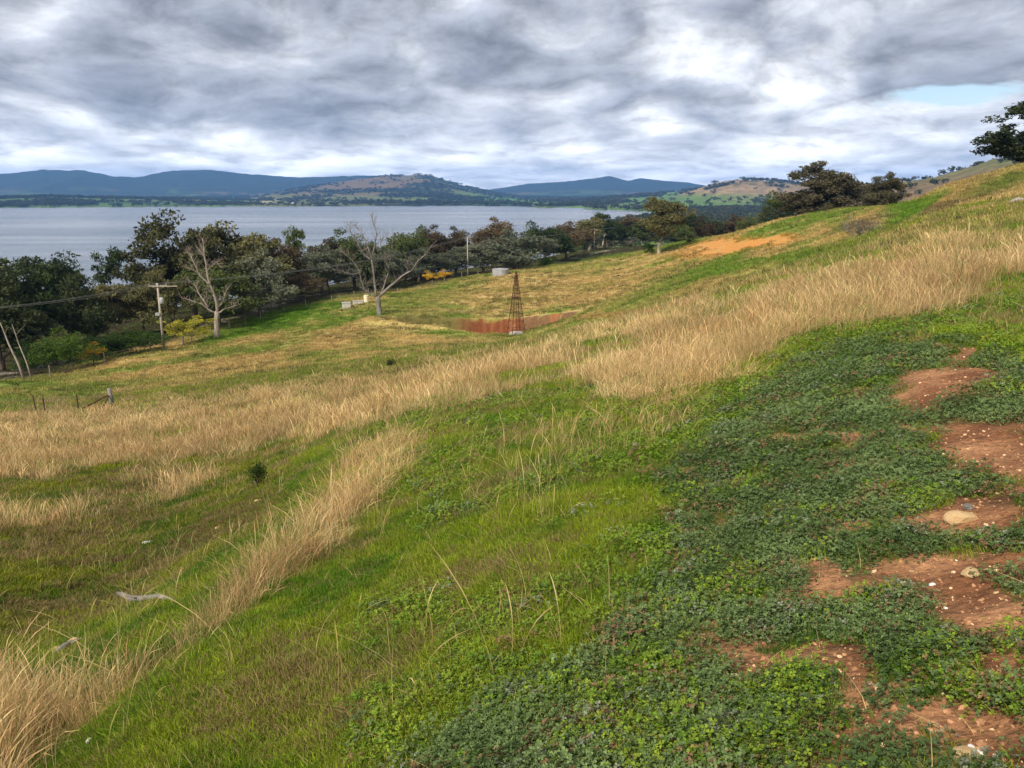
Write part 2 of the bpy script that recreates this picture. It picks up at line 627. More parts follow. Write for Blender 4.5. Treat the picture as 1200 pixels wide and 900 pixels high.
def covers(x, y, z):
    """weights dry, clover, dirt, lush and a warp shared by all, for points of the near ground"""
    px, py = pix(x, y, z)
    d = np.hypot(x, y)
    wx = (fbm(x / 1.3, y / 1.3, 4, 101) - 0.5)
    wy = (fbm(x / 1.3, y / 1.3, 4, 102) - 0.5)
    big = (fbm(x / 9, y / 9, 3, 103) - 0.5)
    qx, qy = px + wx * 95 + big * 20, py + wy * 52 + big * 10
    dry = np.maximum(poly_mask(qx, qy, BAND1, 24), poly_mask(qx, qy, BAND2, 17))
    thin = fbm(x / 2.2, y / 2.2, 3, 104)
    # green windows inside the band
    dry = dry * (1 - 0.75 * ell(qx, qy, 690, 425, 60, 14, -12))
    dry = dry * (1 - 0.6 * ell(qx, qy, 1160, 300, 50, 18, -20) * (thin > 0.4))
    dry = np.maximum(dry, 0.80 * ell(qx, qy, 250, 556, 100, 26, -10) * sstep(0.35, 0.6, thin))
    dry = np.maximum(dry, 0.72 * ell(qx, qy, 50, 610, 70, 40, 0) * sstep(0.35, 0.6, thin))
    dry = np.maximum(dry, 0.58 * ell(qx, qy, 620, 520, 120, 55, -10) * sstep(0.42, 0.62, thin))
    dry = np.maximum(dry, 0.5 * ell(qx, qy, 470, 620, 60, 25, -10) * sstep(0.42, 0.62, thin))
    qx2, qy2 = px + wx * 60, py + wy * 34
    clover = poly_mask(qx2, qy2, CLOVER, 34)
    dirt = np.zeros_like(px)
    near = (d < 14)
    fx_ = (fbm(x / .22, y / .22, 3, 107) - .5) * 34
    fy_ = (fbm(x / .22, y / .22, 3, 108) - .5) * 22
    for e in ((1112, 447, 66, 22, -3), (1078, 470, 36, 12, 0), (1130, 438, 35, 12, 0), (1098, 406, 36, 5, 3), (1165, 516, 76, 27, 4), (1200, 572, 40, 14, 0), (1190, 792, 60, 24, 0), (1130, 418, 26, 7, 0), (1200, 545, 60, 14, 0), (1145, 604, 90, 24, -3),
              (1100, 676, 92, 28, 4), (1165, 725, 95, 38, 10), (1210, 660, 70, 20, 0), (1120, 850, 118, 27, 3), (1040, 868, 100, 18, -4), (1190, 880, 70, 30, 0), (1000, 900, 70, 12, 0),
              (704, 808, 17, 12, -30), (640, 782, 10, 6, 0), (1015, 466, 12, 5, 0), (920, 505, 14, 6, 0), (612, 842, 22, 8, 0), (880, 570, 24, 5, 15), (862, 532, 16, 5, 0),
              (812, 668, 14, 6, 0), (560, 835, 8, 5, 0), (835, 850, 16, 6, 0)):
        dirt = np.maximum(dirt, ell(px + wx * 60 + fx_, py + wy * 30 + fy_, e[0], e[1], e[2], e[3], e[4], 0.40))
    crumbs = sstep(0.62, 0.70, fbm(x / 0.35, y / 0.35, 4, 105)) * clover * 0.9
    dirt = np.maximum(dirt, crumbs) * near
    return px, py, d, dry, clover, dirt, wx, wy, big


# mid field patches: (px,py,rx,ry,rot, colour key, strength)
G1, G2 = (0.145, 0.205, 0.026), (0.100, 0.190, 0.012)        # olive green, vivid green
D1, D2 = (0.36, 0.250, 0.09), (0.44, 0.320, 0.120)           # brown dry, straw
OC, RC = (0.50, 0.22, 0.055), (0.17, 0.056, 0.023)          # orange clay, red clay
PATCH = [
 (330, 372, 75, 14, -12, G2, 1.0), (262, 397, 40, 9, -14, G2, .9), (40, 465, 90, 14, -6, G1, .9), (230, 452, 120, 9, -8, G2, .45), (30, 447, 60, 8, -8, G1, .6),
 (290, 415, 130, 17, -12, D1, .6), (170, 432, 90, 10, -12, D1, .25), (520, 342, 55, 10, -12, G2, .8), (470, 356, 40, 9, -12, G2, .6),
 (500, 372, 75, 16, 0, G1, .45), (400, 395, 60, 16, 0, D1, .65), (440, 402, 22, 7, 0, G2, .7), (350, 440, 60, 8, -10, G1, .5), (500, 400, 110, 6, -3, D2, .5), (620, 397, 60, 4, -2, G1, .7),
 (620, 345, 60, 18, -12, D1, .6), (690, 340, 70, 20, -12, D1, .45), (760, 330, 80, 14, -14, D1, .4), (780, 356, 70, 10, -14, G2, .8), (700, 378, 40, 6, -14, G1, .6),
 (850, 318, 90, 10, -14, G2, .8), (930, 303, 55, 9, -14, G2, .85), (830, 335, 60, 7, -14, D1, .6), (900, 312, 40, 5, -14, D1, .5), (985, 290, 60, 10, -22, G2, .8),
 (700, 300, 70, 8, -10, G2, .9), (640, 300, 60, 9, -10, G2, .9), (780, 285, 60, 6, -8, G1, .9), (1010, 268, 55, 13, -20, D1, .7), (1060, 262, 40, 6, -20, G2, .4),
 (1065, 243, 30, 8, -10, G2, 1.0), (1030, 250, 25, 6, -20, D1, .6), (1120, 226, 65, 14, -14, D1, .9), (1190, 212, 40, 7, -14, G1, .9), (1100, 246, 50, 7, -14, G1, .3),
 (1130, 262, 70, 12, -22, D1, .7), (1190, 252, 30, 8, 0, G1, .5), (960, 272, 60, 6, -20, D1, .5), (1010, 300, 30, 8, -20, G2, .5),
 (845, 290, 50, 9, -8, OC, .95), (895, 284, 38, 6, -8, OC, 1.0), (800, 296, 34, 3, -8, D2, .6), (905, 295, 30, 4, -8, D1, .8),
 (1150, 262, 140, 34, -25, D2, .95), (1110, 230, 70, 14, -14, D1, .8), (1062, 245, 24, 8, -10, G2, .9), (1125, 237, 60, 3.5, -14, (0.13, 0.10, 0.045), .9), (1060, 256, 40, 3, -25, (0.15, 0.12, 0.05), .7),
 (1175, 214, 50, 8, -16, (0.10, 0.135, 0.02), .9), (1010, 262, 45, 3, -18, (0.15, 0.12, 0.05), .8), (1095, 268, 40, 4, -30, (0.16, 0.12, 0.05), .6), (985, 262, 12, 9, 20, G1, .7),
 (1150, 288, 40, 5, -20, (0.22, 0.16, 0.06), .6), (1040, 268, 40, 7, -28, G2, .8), (600, 332, 130, 9, -10, D2, .55), (330, 402, 150, 10, -11, D2, .2), (200, 424, 120, 4.5, -10, G2, .7), (110, 455, 110, 5, -8, G2, .6), (390, 380, 60, 5, -14, G2, .7), (310, 407, 60, 4, -12, G2, .6),
 (462, 388, 26, 9, 20, D2, .6), (615, 288, 40, 6, 0, G2, .7), (742, 350, 60, 6, -12, G1, .5),
]


def ground_colour(x, y, z):
    px, py, d, dry, clover, dirt, wx, wy, big = covers(x, y, z)
    n = fbm(x / 3.5, y / 3.5, 4, 120)
    nf = fbm(x / 0.6, y / 0.6, 3, 121)
    streak = fbm(x / 16, y / 5, 4, 122)
    def c3(t):
        return np.array(t)[None, :]
    def lerp(a, b, t):
        return a + (b - a) * t[:, None]
    green = lerp(c3((0.060, 0.115, 0.010)), c3((0.135, 0.175, 0.016)), sstep(0.3, 0.75, n))
    far_f = np.where(px > 620, sstep(30, 46, d), sstep(45, 80, d))
    mid = lerp(c3(G1), c3(D2), sstep(0.36, 0.55, streak * 0.6 + n * 0.4))
    for (cx, cy, rx, ry, rot, colr, s) in PATCH:
        m = ell(px + wx * 26 + big * 22, py + wy * 9 + big * 7, cx, cy, rx, ry, rot, 0.55) * s
        c = lerp(mid * 0 + c3(colr), mid, sstep(0.55, 0.8, n) * 0.35)
        mid = lerp(mid, c, m)
    col = lerp(green, mid, far_f)
    moss = sstep(.48, .62, fbm(x / 1.6, y / 1.6, 4, 124)) * (1 - sstep(260, 360, px)) * sstep(8, 11, d) * (1 - far_f)
    col = lerp(col, c3((0.13, 0.095, 0.035)) + 0 * col, moss * .75)
    straw = lerp(c3((0.36, 0.245, 0.10)), c3((0.20, 0.19, 0.05)), sstep(0.45, 0.8, nf))
    col = lerp(col, straw, np.clip(dry * 0.9, 0, 1))
    col = lerp(col, c3((0.055, 0.06, 0.022)) + 0 * col, clover * 0.85)
    red = lerp(c3((0.17, 0.070, 0.030)), c3((0.36, 0.18, 0.085)), sstep(0.3, 0.7, nf * 0.6 + fbm(x / .18, y / .18, 3, 125) * 0.4))
    col = lerp(col, red, dirt)
    trk = ell_line(x, y)
    col = lerp(col, c3(G2) + 0 * col, trk * .85)
    # dam: clay wall, dry floor
    u, v = dam_uv(x, y)
    rr = np.hypot(u, v)
    wall = (1 - sstep(0.99, 1.03, rr + (nf - .5) * .16)) * sstep(-0.36, -0.2, u + (nf - .5) * .2)
    wallc = lerp(c3(RC), c3((0.29, 0.115, 0.045)), sstep(0.35, 0.65, fbm(x / 1.1, z * 0 + y / 6, 3, 131)))
    wallc = lerp(wallc, c3((0.13, 0.085, 0.04)) + 0 * wallc, sstep(.42, .56, n + (u - .6) * .25) * sstep(.1, .5, u) * .8)
    col = lerp(col, wallc, wall)
    left = (1 - sstep(1.0, 1.1, rr)) * (1 - sstep(-0.35, 0.0, u))
    col = lerp(col, c3((0.15, 0.125, 0.04)) + 0 * col, left * 0.9)
    rim = sstep(0.99, 1.02, rr) * (1 - sstep(1.10, 1.20, rr)) * (1 - sstep(0.1, 0.5, v)) * (1 - sstep(-0.2, 0.3, u))
    col = lerp(col, c3(D2) + 0 * col, rim * .8)
    spill = ell(px, py, 740, 368, 60, 4, -4, 0.6) * 0.5
    col = lerp(col, c3((0.40, 0.20, 0.09)) + 0 * col, spill)
    # leaf litter below the lakeside trees
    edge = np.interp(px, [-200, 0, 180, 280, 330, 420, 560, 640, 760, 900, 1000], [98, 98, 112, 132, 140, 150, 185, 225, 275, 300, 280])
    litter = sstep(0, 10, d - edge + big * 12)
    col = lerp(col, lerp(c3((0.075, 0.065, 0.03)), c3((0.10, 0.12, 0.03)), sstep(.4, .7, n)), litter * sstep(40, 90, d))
    return np.clip(col, 0.005, 0.9)


# ------------------------------------------------------------------ ground meshes
def polar_sheet(name, azs, ds, zfun, mats, colfun):
    A, D = np.meshgrid(azs, ds, indexing='ij')
    X, Y = D * np.sin(A), D * np.cos(A)
    Z, extra = zfun(A, D, X, Y)
    v = np.column_stack([X.ravel(), Y.ravel(), Z.ravel()])
    na, nd = A.shape
    i, j = np.meshgrid(np.arange(na - 1), np.arange(nd - 1), indexing='ij')
    a = (i * nd + j).ravel()
    f = np.column_stack([a, a + 1, a + nd + 1, a + nd])
    return v, f, extra, A, D


az_front = np.concatenate([np.radians(np.arange(-180, -46, 4.0)), np.radians(np.arange(-46, 46.001, 0.14)), np.radians(np.arange(50, 180.1, 4.0))])
az_front[-1] = math.pi
D_SPLIT = 600.0
d_near = np.concatenate([[0.05, 0.3, 0.6], np.exp(np.linspace(math.log(0.9), math.log(D_SPLIT), 560)), np.linspace(100.1, 126.3, 90)])
d_near = np.unique(d_near)
d_far = np.exp(np.linspace(math.log(D_SPLIT), math.log(12500), 320))


def far_scatter_colour(x, y, z, kind, lake, az, d):
    def c3(t):
        return np.array(t)[None, :]
    def lerp(a, b, t):
        return a + (b - a) * t[:, None]
    px = azpx(np.clip(az, R(-55), R(55)))
    n = fbm(x / 260, y / 260, 5, 140, 0.6)
    n2 = fbm(x / 700, y / 700, 4, 141)
    forest = c3((0.022, 0.034, 0.018)) + 0 * np.zeros((len(x), 1))
    grass = c3((0.10, 0.17, 0.035))
    brown = c3((0.27, 0.19, 0.10))
    cols = np.zeros((len(x), 3))
    hgt = (z + 38)
    tables = {
        0: lerp(forest, lerp(brown * 0.8 + forest * 0, grass + forest * 0, sstep(.4, .6, n2)), sstep(0.56, 0.66, n) * .5 * (1 - sstep(40, 120, hgt)) ),
        1: lerp(lerp(brown * 0.55 + 0 * forest, grass + 0 * forest, sstep(455, 560, px + (n2 - .5) * 120) * .85 + (1 - sstep(20, 50, hgt)) * .5), forest, sstep(0.52, 0.60, n)),
        2: lerp(grass + 0 * forest, forest, sstep(0.52, 0.58, n)),
        3: lerp(lerp(grass + 0 * forest, brown * 0.9 + 0 * forest, sstep(18, 42, hgt + (n2 - .5) * 40)), forest, sstep(0.60, 0.66, n)),
        4: lerp(brown * 0.62 + 0 * forest, grass * .8 + 0 * forest, sstep(0.58, 0.70, n2) * .5),
        5: lerp(grass * 0.75 + 0 * forest, forest, sstep(0.47, 0.55, n)),
        6: lerp(grass + 0 * forest, forest, sstep(0.56, 0.6, n)),
    }
    for k, c in tables.items():
        m = kind == k
        cols[m] = c[m]
    # cleared paddocks among the forest of the far shore
    pale = ell(px, d, 90, 4300, 20, 500) + ell(px, d, 218, 4300, 24, 500) * 0.9 + 0.7 * ell(px, d, 310, 4100, 20, 500)
    cols = lerp(cols, c3((0.42, 0.36, 0.20)) + 0 * cols, np.clip(pale, 0, 1))
    return np.clip(cols, 0.004, 0.8)


def attr_ground_material(name, fine=True):
    m = bpy.data.materials.new(name)
    m.use_nodes = True
    nt = m.node_tree
    bs = nt.nodes['Principled BSDF']
    bs.inputs['Roughness'].default_value = 0.95
    bs.inputs['Specular IOR Level'].default_value = 0.15
    at = N(nt, 'ShaderNodeAttribute', attribute_name='col')
    geo = N(nt, 'ShaderNodeNewGeometry')
    pos = geo.outputs['Position']
    if fine:
        n1 = noise_node(nt, pos, 26, 6, 0.65)
        n2 = noise_node(nt, pos, 2.2, 5, 0.6)
        f = ramp(nt, n1.outputs[0], [(0.3, 0.62), (0.5, 1.0), (0.72, 1.42)])
        f2 = ramp(nt, n2.outputs[0], [(0.3, 0.82), (0.7, 1.18)])
        c = mix_col(nt, 1.0, at.outputs['Color'], f, 'MULTIPLY')
        c = mix_col(nt, 1.0, c, f2, 'MULTIPLY')
        bump = N(nt, 'ShaderNodeBump')
        bump.inputs['Strength'].default_value = 0.7
        bump.inputs['Distance'].default_value = 0.03
        L(nt, n1, 0, bump, 'Height')
        b2 = N(nt, 'ShaderNodeBump')
        b2.inputs['Strength'].default_value = 0.6
        b2.inputs['Distance'].default_value = 0.25
        L(nt, n2, 0, b2, 'Height')
        L(nt, bump, 0, b2, 'Normal')
        L(nt, b2, 0, bs, 'Normal')
    else:
        n1 = noise_node(nt, pos, 0.03, 6, 0.7)
        f = ramp(nt, n1.outputs[0], [(0.3, 0.55), (0.5, 1.0), (0.7, 1.5)])
        c = mix_col(nt, 1.0, at.outputs['Color'], f, 'MULTIPLY')
        bump = N(nt, 'ShaderNodeBump')
        bump.inputs['Strength'].default_value = 0.8
        bump.inputs['Distance'].default_value = 12
        L(nt, n1, 0, bump, 'Height')
        L(nt, bump, 0, bs, 'Normal')
    nt.links.new(c, bs.inputs['Base Color'])
    return m


def z_near(A, D, X, Y):
    Z = height(X, Y)
    zf, kind, lake = far_height(A, np.full_like(D, D_SPLIT))
    t = sstep(330, D_SPLIT, D)
    return Z * (1 - t) + zf * t, None


def z_far(A, D, X, Y):
    z, k, l = far_height(A, D)
    return z, (k, l)


v, f, _, A_, D_ = polar_sheet('ground', az_front, d_near, z_near, None, None)
gcol = ground_colour(v[:, 0], v[:, 1], v[:, 2])
g_me = mesh_np('ground', v, f, [attr_ground_material('meadow_soil', True)], True, cols=gcol)
tag(obj('ground', g_me), 'hillside pasture ground sloping down to the lake', kind='structure')

v, f, ex, A_, D_ = polar_sheet('hills', az_front, d_far, z_far, None, None)
fcol = far_scatter_colour(v[:, 0], v[:, 1], v[:, 2], ex[0].ravel(), ex[1].ravel(), A_.ravel(), D_.ravel())
h_me = mesh_np('hills', v, f, [attr_ground_material('far_country', False)], True, cols=fcol)
tag(obj('hills', h_me), 'wooded hills and blue ranges beyond the lake', kind='structure')


# ------------------------------------------------------------------ lake
def lake_material():
    m = bpy.data.materials.new('lake_water')
    m.use_nodes = True
    nt = m.node_tree
    bs = nt.nodes['Principled BSDF']
    bs.inputs['Base Color'].default_value = (0.10, 0.125, 0.145, 1)
    bs.inputs['Roughness'].default_value = 0.22
    bs.inputs['IOR'].default_value = 1.33
    geo = N(nt, 'ShaderNodeNewGeometry')
    mp = N(nt, 'ShaderNodeMapping')
    mp.inputs['Scale'].default_value = (0.18, 1.0, 1.0)
    L(nt, geo, 'Position', mp, 0)
    n1 = noise_node(nt, mp.outputs[0], 0.35, 4, 0.6)
    n2 = noise_node(nt, mp.outputs[0], 0.012, 4, 0.6)
    bp = N(nt, 'ShaderNodeBump')
    bp.inputs['Strength'].default_value = 0.5
    bp.inputs['Distance'].default_value = 0.5
    L(nt, n1, 0, bp, 'Height')
    L(nt, bp, 0, bs, 'Normal')
    c = ramp(nt, n2.outputs[0], [(0.40, (0.10, 0.12, 0.14)), (0.60, (0.23, 0.25, 0.28))])
    nt.links.new(c, bs.inputs['Base Color'])
    return m


nseg = 96
lv = [(0, 2500, WATER)] + [(8000 * math.cos(2 * math.pi * k / nseg), 2500 + 5000 * math.sin(2 * math.pi * k / nseg), WATER) for k in range(nseg)]
lf = [(0, 1 + k, 1 + (k + 1) % nseg) for k in range(nseg)]
tag(obj('lake', mesh_np('lake', lv, lf, [lake_material()])), 'wide grey lake below the hills', kind='structure')
#@@OBJECTS@@

# ------------------------------------------------------------------ air between here and the ranges
def build_haze():
    m = bpy.data.materials.new('haze')
    m.use_nodes = True
    nt = m.node_tree
    nt.nodes.clear()
    out = N(nt, 'ShaderNodeOutputMaterial')
    pv = N(nt, 'ShaderNodeVolumePrincipled')
    pv.inputs['Color'].default_value = (0.20, 0.47, 1.0, 1)
    pv.inputs['Density'].default_value = HAZE
    pv.inputs['Anisotropy'].default_value = 0.1
    L(nt, pv, 0, out, 'Volume')
    b = MB()
    b.box((0, 0, 145), (28000, 28000, 500))
    o = obj('haze', b.mesh('haze', m))
    tag(o, 'thin blue air that softens the far ranges', kind='stuff')


HAZE = 8.5e-5
build_haze()


# ------------------------------------------------------------------ materials for things
def leaf_material(name, c1, c2, trans=0.25, scale=0.6):
    m = bpy.data.materials.new(name)
    m.use_nodes = True
    nt = m.node_tree
    bs = nt.nodes['Principled BSDF']
    bs.inputs['Roughness'].default_value = 0.8
    bs.inputs['Specular IOR Level'].default_value = 0.08
    tc = N(nt, 'ShaderNodeTexCoord')
    oi = N(nt, 'ShaderNodeObjectInfo')
    n = noise_node(nt, tc.outputs['Object'], scale, 3, 0.7)
    f = math_node(nt, 'ADD', n.outputs[0], math_node(nt, 'MULTIPLY', math_node(nt, 'SUBTRACT', oi.outputs['Random'], 0.5), 0.35))
    c = ramp(nt, f, [(0.32, c1), (0.68, c2)])
    nt.links.new(c, bs.inputs['Base Color'])
    tr = N(nt, 'ShaderNodeBsdfTranslucent')
    nt.links.new(c, tr.inputs[0])
    mx = N(nt, 'ShaderNodeMixShader')
    mx.inputs[0].default_value = trans
    out = nt.nodes['Material Output']
    L(nt, bs, 0, mx, 1)
    L(nt, tr, 0, mx, 2)
    L(nt, mx, 0, out, 0)
    return m


def rough_material(name, c1, c2, scale=6.0, rough=0.85, metal=0.0, bump=0.4, stretch=(1, 1, 1), dist=0.02):
    m = bpy.data.materials.new(name)
    m.use_nodes = True
    nt = m.node_tree
    bs = nt.nodes['Principled BSDF']
    bs.inputs['Roughness'].default_value = rough
    bs.inputs['Metallic'].default_value = metal
    bs.inputs['Specular IOR Level'].default_value = 0.25
    tc = N(nt, 'ShaderNodeTexCoord')
    mp = N(nt, 'ShaderNodeMapping')
    mp.inputs['Scale'].default_value = stretch
    L(nt, tc, 'Object', mp, 0)
    n = noise_node(nt, mp.outputs[0], scale, 6, 0.65, 0.3)
    c = ramp(nt, n.outputs[0], [(0.3, c1), (0.7, c2)])
    nt.links.new(c, bs.inputs['Base Color'])
    bp = N(nt, 'ShaderNodeBump')
    bp.inputs['Strength'].default_value = bump
    bp.inputs['Distance'].default_value = dist
    L(nt, n, 0, bp, 'Height')
    L(nt, bp, 0, bs, 'Normal')
    return m


def tint_material(name, trans=0.3, rough=0.7, spec=0.2):
    m = bpy.data.materials.new(name)
    m.use_nodes = True
    nt = m.node_tree
    bs = nt.nodes['Principled BSDF']
    bs.inputs['Roughness'].default_value = rough
    bs.inputs['Specular IOR Level'].default_value = spec
    at = N(nt, 'ShaderNodeAttribute', attribute_name='tint', attribute_type='INSTANCER')
    geo = N(nt, 'ShaderNodeNewGeometry')
    n = N(nt, 'ShaderNodeMath', operation='MULTIPLY_ADD')
    L(nt, geo, 'Random Per Island', n, 0)
    n.inputs[1].default_value = 0.7
    n.inputs[2].default_value = 0.65
    c = N(nt, 'ShaderNodeVectorMath', operation='SCALE')
    nt.links.new(at.outputs['Color'], c.inputs[0])
    nt.links.new(n.outputs[0], c.inputs['Scale'])
    nt.links.new(c.outputs[0], bs.inputs['Base Color'])
    if trans > 0:
        tr = N(nt, 'ShaderNodeBsdfTranslucent')
        nt.links.new(c.outputs[0], tr.inputs[0])
        mx = N(nt, 'ShaderNodeMixShader')
        mx.inputs[0].default_value = trans
        out = nt.nodes['Material Output']
        L(nt, bs, 0, mx, 1)
        L(nt, tr, 0, mx, 2)
        L(nt, mx, 0, out, 0)
    return m


M_BARK = rough_material('brown_bark', (0.05, 0.035, 0.025), (0.17, 0.12, 0.085), 3.0, stretch=(3, 3, 0.5))
M_PALEBARK = rough_material('pale_bark', (0.22, 0.17, 0.12), (0.50, 0.42, 0.33), 2.0, stretch=(3, 3, 0.5))
M_DEAD = rough_material('bleached_wood', (0.15, 0.115, 0.085), (0.40, 0.33, 0.265), 1.6, stretch=(3, 3, 0.6))
M_DEADGREY = rough_material('grey_wood', (0.10, 0.085, 0.072), (0.29, 0.25, 0.215), 1.8, stretch=(3, 3, 0.6))
M_POLE = rough_material('pole_wood', (0.24, 0.20, 0.15), (0.46, 0.40, 0.31), 3.0, stretch=(4, 4, 0.4))
M_POST = rough_material('post_wood', (0.10, 0.085, 0.07), (0.30, 0.27, 0.23), 8.0, stretch=(3, 3, 0.5))
M_RUST = rough_material('rusty_steel', (0.045, 0.018, 0.010), (0.14, 0.06, 0.035), 7.0, rough=0.8, metal=0.3)
M_WIRE = rough_material('aluminium_wire', (0.16, 0.16, 0.16), (0.25, 0.25, 0.24), 1.0, rough=0.6, metal=0.4)
M_FWIRE = rough_material('fence_wire', (0.12, 0.10, 0.08), (0.20, 0.17, 0.14), 1.0, rough=0.7, metal=0.3)
M_CONC = rough_material('weathered_concrete', (0.34, 0.31, 0.27), (0.55, 0.52, 0.46), 2.5)
M_TIN = rough_material('galvanised_tin', (0.24, 0.24, 0.235), (0.42, 0.42, 0.42), 1.4, rough=0.55, metal=0.15)
M_GREYMETAL = rough_material('grey_paint', (0.30, 0.31, 0.31), (0.42, 0.43, 0.43), 3.0, rough=0.5)
M_CREAM = rough_material('cream_paint', (0.66, 0.58, 0.38), (0.78, 0.70, 0.48), 2.0)
M_ROCK = rough_material('grey_rock', (0.16, 0.14, 0.12), (0.40, 0.36, 0.31), 3.5, bump=0.9, dist=0.05)
M_TANROCK = rough_material('ochre_rock', (0.42, 0.25, 0.10), (0.66, 0.48, 0.26), 18, bump=0.8, dist=0.01)
M_WHITEROCK = rough_material('white_quartz', (0.60, 0.55, 0.50), (0.85, 0.82, 0.78), 25, bump=0.6, dist=0.005)
M_ROAD = rough_material('gravel_road', (0.20, 0.165, 0.13), (0.34, 0.29, 0.24), 0.6, bump=0.5)
M_WALL = rough_material('pale_wall', (0.62, 0.60, 0.55), (0.78, 0.76, 0.72), 0.5)
M_ROOF = rough_material('tin_roof', (0.28, 0.26, 0.25), (0.42, 0.40, 0.38), 0.5)

LEAF = {
 'olive': leaf_material('olive_leaves', (0.048, 0.050, 0.020), (0.185, 0.170, 0.065)),
 'green': leaf_material('green_leaves', (0.028, 0.046, 0.015), (0.105, 0.130, 0.035)),
 'grey': leaf_material('grey_green_leaves', (0.065, 0.078, 0.048), (0.190, 0.200, 0.125)),
 'brown': leaf_material('russet_leaves', (0.050, 0.038, 0.020), (0.150, 0.108, 0.054)),
 'dark': leaf_material('dark_leaves', (0.026, 0.038, 0.016), (0.080, 0.095, 0.034)),
 'bush': leaf_material('deep_green_leaves', (0.020, 0.042, 0.008), (0.075, 0.120, 0.018)),
 'dusk': leaf_material('dusky_leaves', (0.036, 0.035, 0.020), (0.112, 0.098, 0.054)),
 'lime': leaf_material('yellow_green_leaves', (0.16, 0.18, 0.020), (0.42, 0.38, 0.040)),
 'gold': leaf_material('golden_blossom', (0.50, 0.27, 0.020), (0.72, 0.46, 0.050)),
 'straw': leaf_material('bare_twigs', (0.12, 0.085, 0.055), (0.28, 0.22, 0.15)),
}


# ------------------------------------------------------------------ living trees
def crown_tree(seed, clumps=46, leaves=120, spread=0.42, base=0.28, leaf=0.24, lobes=4, clump_r=0.105, lz=(0.27, 0.66)):
    """unit tree: height 1, returns (trunk MB, crown verts, crown quads). Metres are restored by the copy's scale (tree ~12 m)."""
    rg = np.random.default_rng(seed)
    S = 12.0
    # crown envelope : a few overlapping lobes
    cen = []
    for k in range(lobes):
        a = 2 * math.pi * k / lobes + rg.uniform(-.5, .5)
        rr = spread * rg.uniform(0.25, 0.62)
        cen.append((math.cos(a) * rr, math.sin(a) * rr, base + (1 - base) * rg.uniform(*lz), spread * rg.uniform(0.40, 0.62)))
    cen.append((rg.uniform(-.06, .06), rg.uniform(-.06, .06), 1 - spread * 0.52, spread * 0.50))
    cc = []
    while len(cc) < clumps:
        c = cen[rg.integers(len(cen))]
        v = rg.normal(size=3)
        v /= np.linalg.norm(v)
        r = c[3] * rg.uniform(0.45, 1.0) ** 0.6
        p = np.array([c[0] + v[0] * r, c[1] + v[1] * r, c[2] + v[2] * r * 0.85])
        if p[2] < base * 0.75 or p[2] > 0.985:
            continue
        cc.append(p)
    cc = np.array(cc)
    cc[np.argmax(cc[:, 2]), 2] = 0.95
    cc *= S
    mb = MB()
    lean = rg.normal(size=2) * 0.25
    fork = S * base * 0.85
    tp = [Vector((0, 0, -0.6)), Vector((lean[0] * .2, lean[1] * .2, fork * 0.35)), Vector((lean[0] * .6, lean[1] * .6, fork * .75)), Vector((lean[0], lean[1], fork))]
    mb.tube(tp, [0.36, 0.29, 0.24, 0.21], 7)
    nodes = [(Vector((lean[0], lean[1], fork)), 0.20)]
    order = np.argsort(np.linalg.norm(cc - np.array(tp[-1])[None, :], axis=1))
    for i in order:
        p = Vector(cc[i])
        best = min(nodes, key=lambda nd: (nd[0] - p).length + (1.5 if nd[0].z > p.z else 0) - nd[1] * 6)
        a, ra = best
        r0 = max(0.03, ra * 0.62)
        mid = a.lerp(p, 0.5) + Vector((rg.normal() * .18, rg.normal() * .18, rg.normal() * .12 - 0.12))
        mb.tube([a, a.lerp(mid, .5) + Vector((0, 0, .05)), mid, mid.lerp(p, .6), p], [r0, r0 * .85, r0 * .7, r0 * .5, r0 * .25], 5)
        nodes.append((mid, r0 * 0.75))
        nodes.append((p, r0 * 0.35))
    # leaves
    leaves = int(leaves * 1.3)
    n = clumps * leaves
    own = np.repeat(np.arange(clumps), leaves)
    leaf = leaf * 0.95
    g = rg.normal(size=(n, 3))
    g /= np.linalg.norm(g, axis=1)[:, None]
    rad = rg.uniform(0.15, 1.0, n) ** (1 / 2.2)
    cr = (clump_r * S) * rg.uniform(0.65, 1.25, clumps)[own]
    P = cc[own] + g * (rad * cr)[:, None] * np.array([1.15, 1.15, 0.72])
    # secondary sub-clumping keeps the outline ragged
    P += 0.22 * np.sin(P[:, [1, 2, 0]] * 5.1 + own[:, None])
    d1 = rg.normal(size=(n, 3))
    d1[:, 2] -= 0.6
    d1 /= np.linalg.norm(d1, axis=1)[:, None]
    d2 = np.cross(d1, rg.normal(size=(n, 3)))
    d2 /= np.linalg.norm(d2, axis=1)[:, None]
    s = leaf * rg.uniform(0.6, 1.3, n)
    e1, e2 = d1 * s[:, None], d2 * (s * 0.42)[:, None]
    V = np.empty((n, 4, 3))
    V[:, 0] = P - e1
    V[:, 1] = P - e2
    V[:, 2] = P + e1
    V[:, 3] = P + e2
    V[:, :, 2] = np.maximum(V[:, :, 2], 0.15)
    return mb, V.reshape(-1, 3), np.arange(n * 4).reshape(-1, 4)


class TreeKind:
    def __init__(self, name, bark, leafmat, **kw):
        mb, V, Q = crown_tree(**kw)
        self.trunk = mb.mesh(name + '_trunk', bark, True)
        self.crown = mesh_np(name + '_crown', V, Q, [leafmat])
        self.zmax = float(V[:, 2].max())
        self.wid = float(np.percentile(V[:, 0], 98) - np.percentile(V[:, 0], 2))


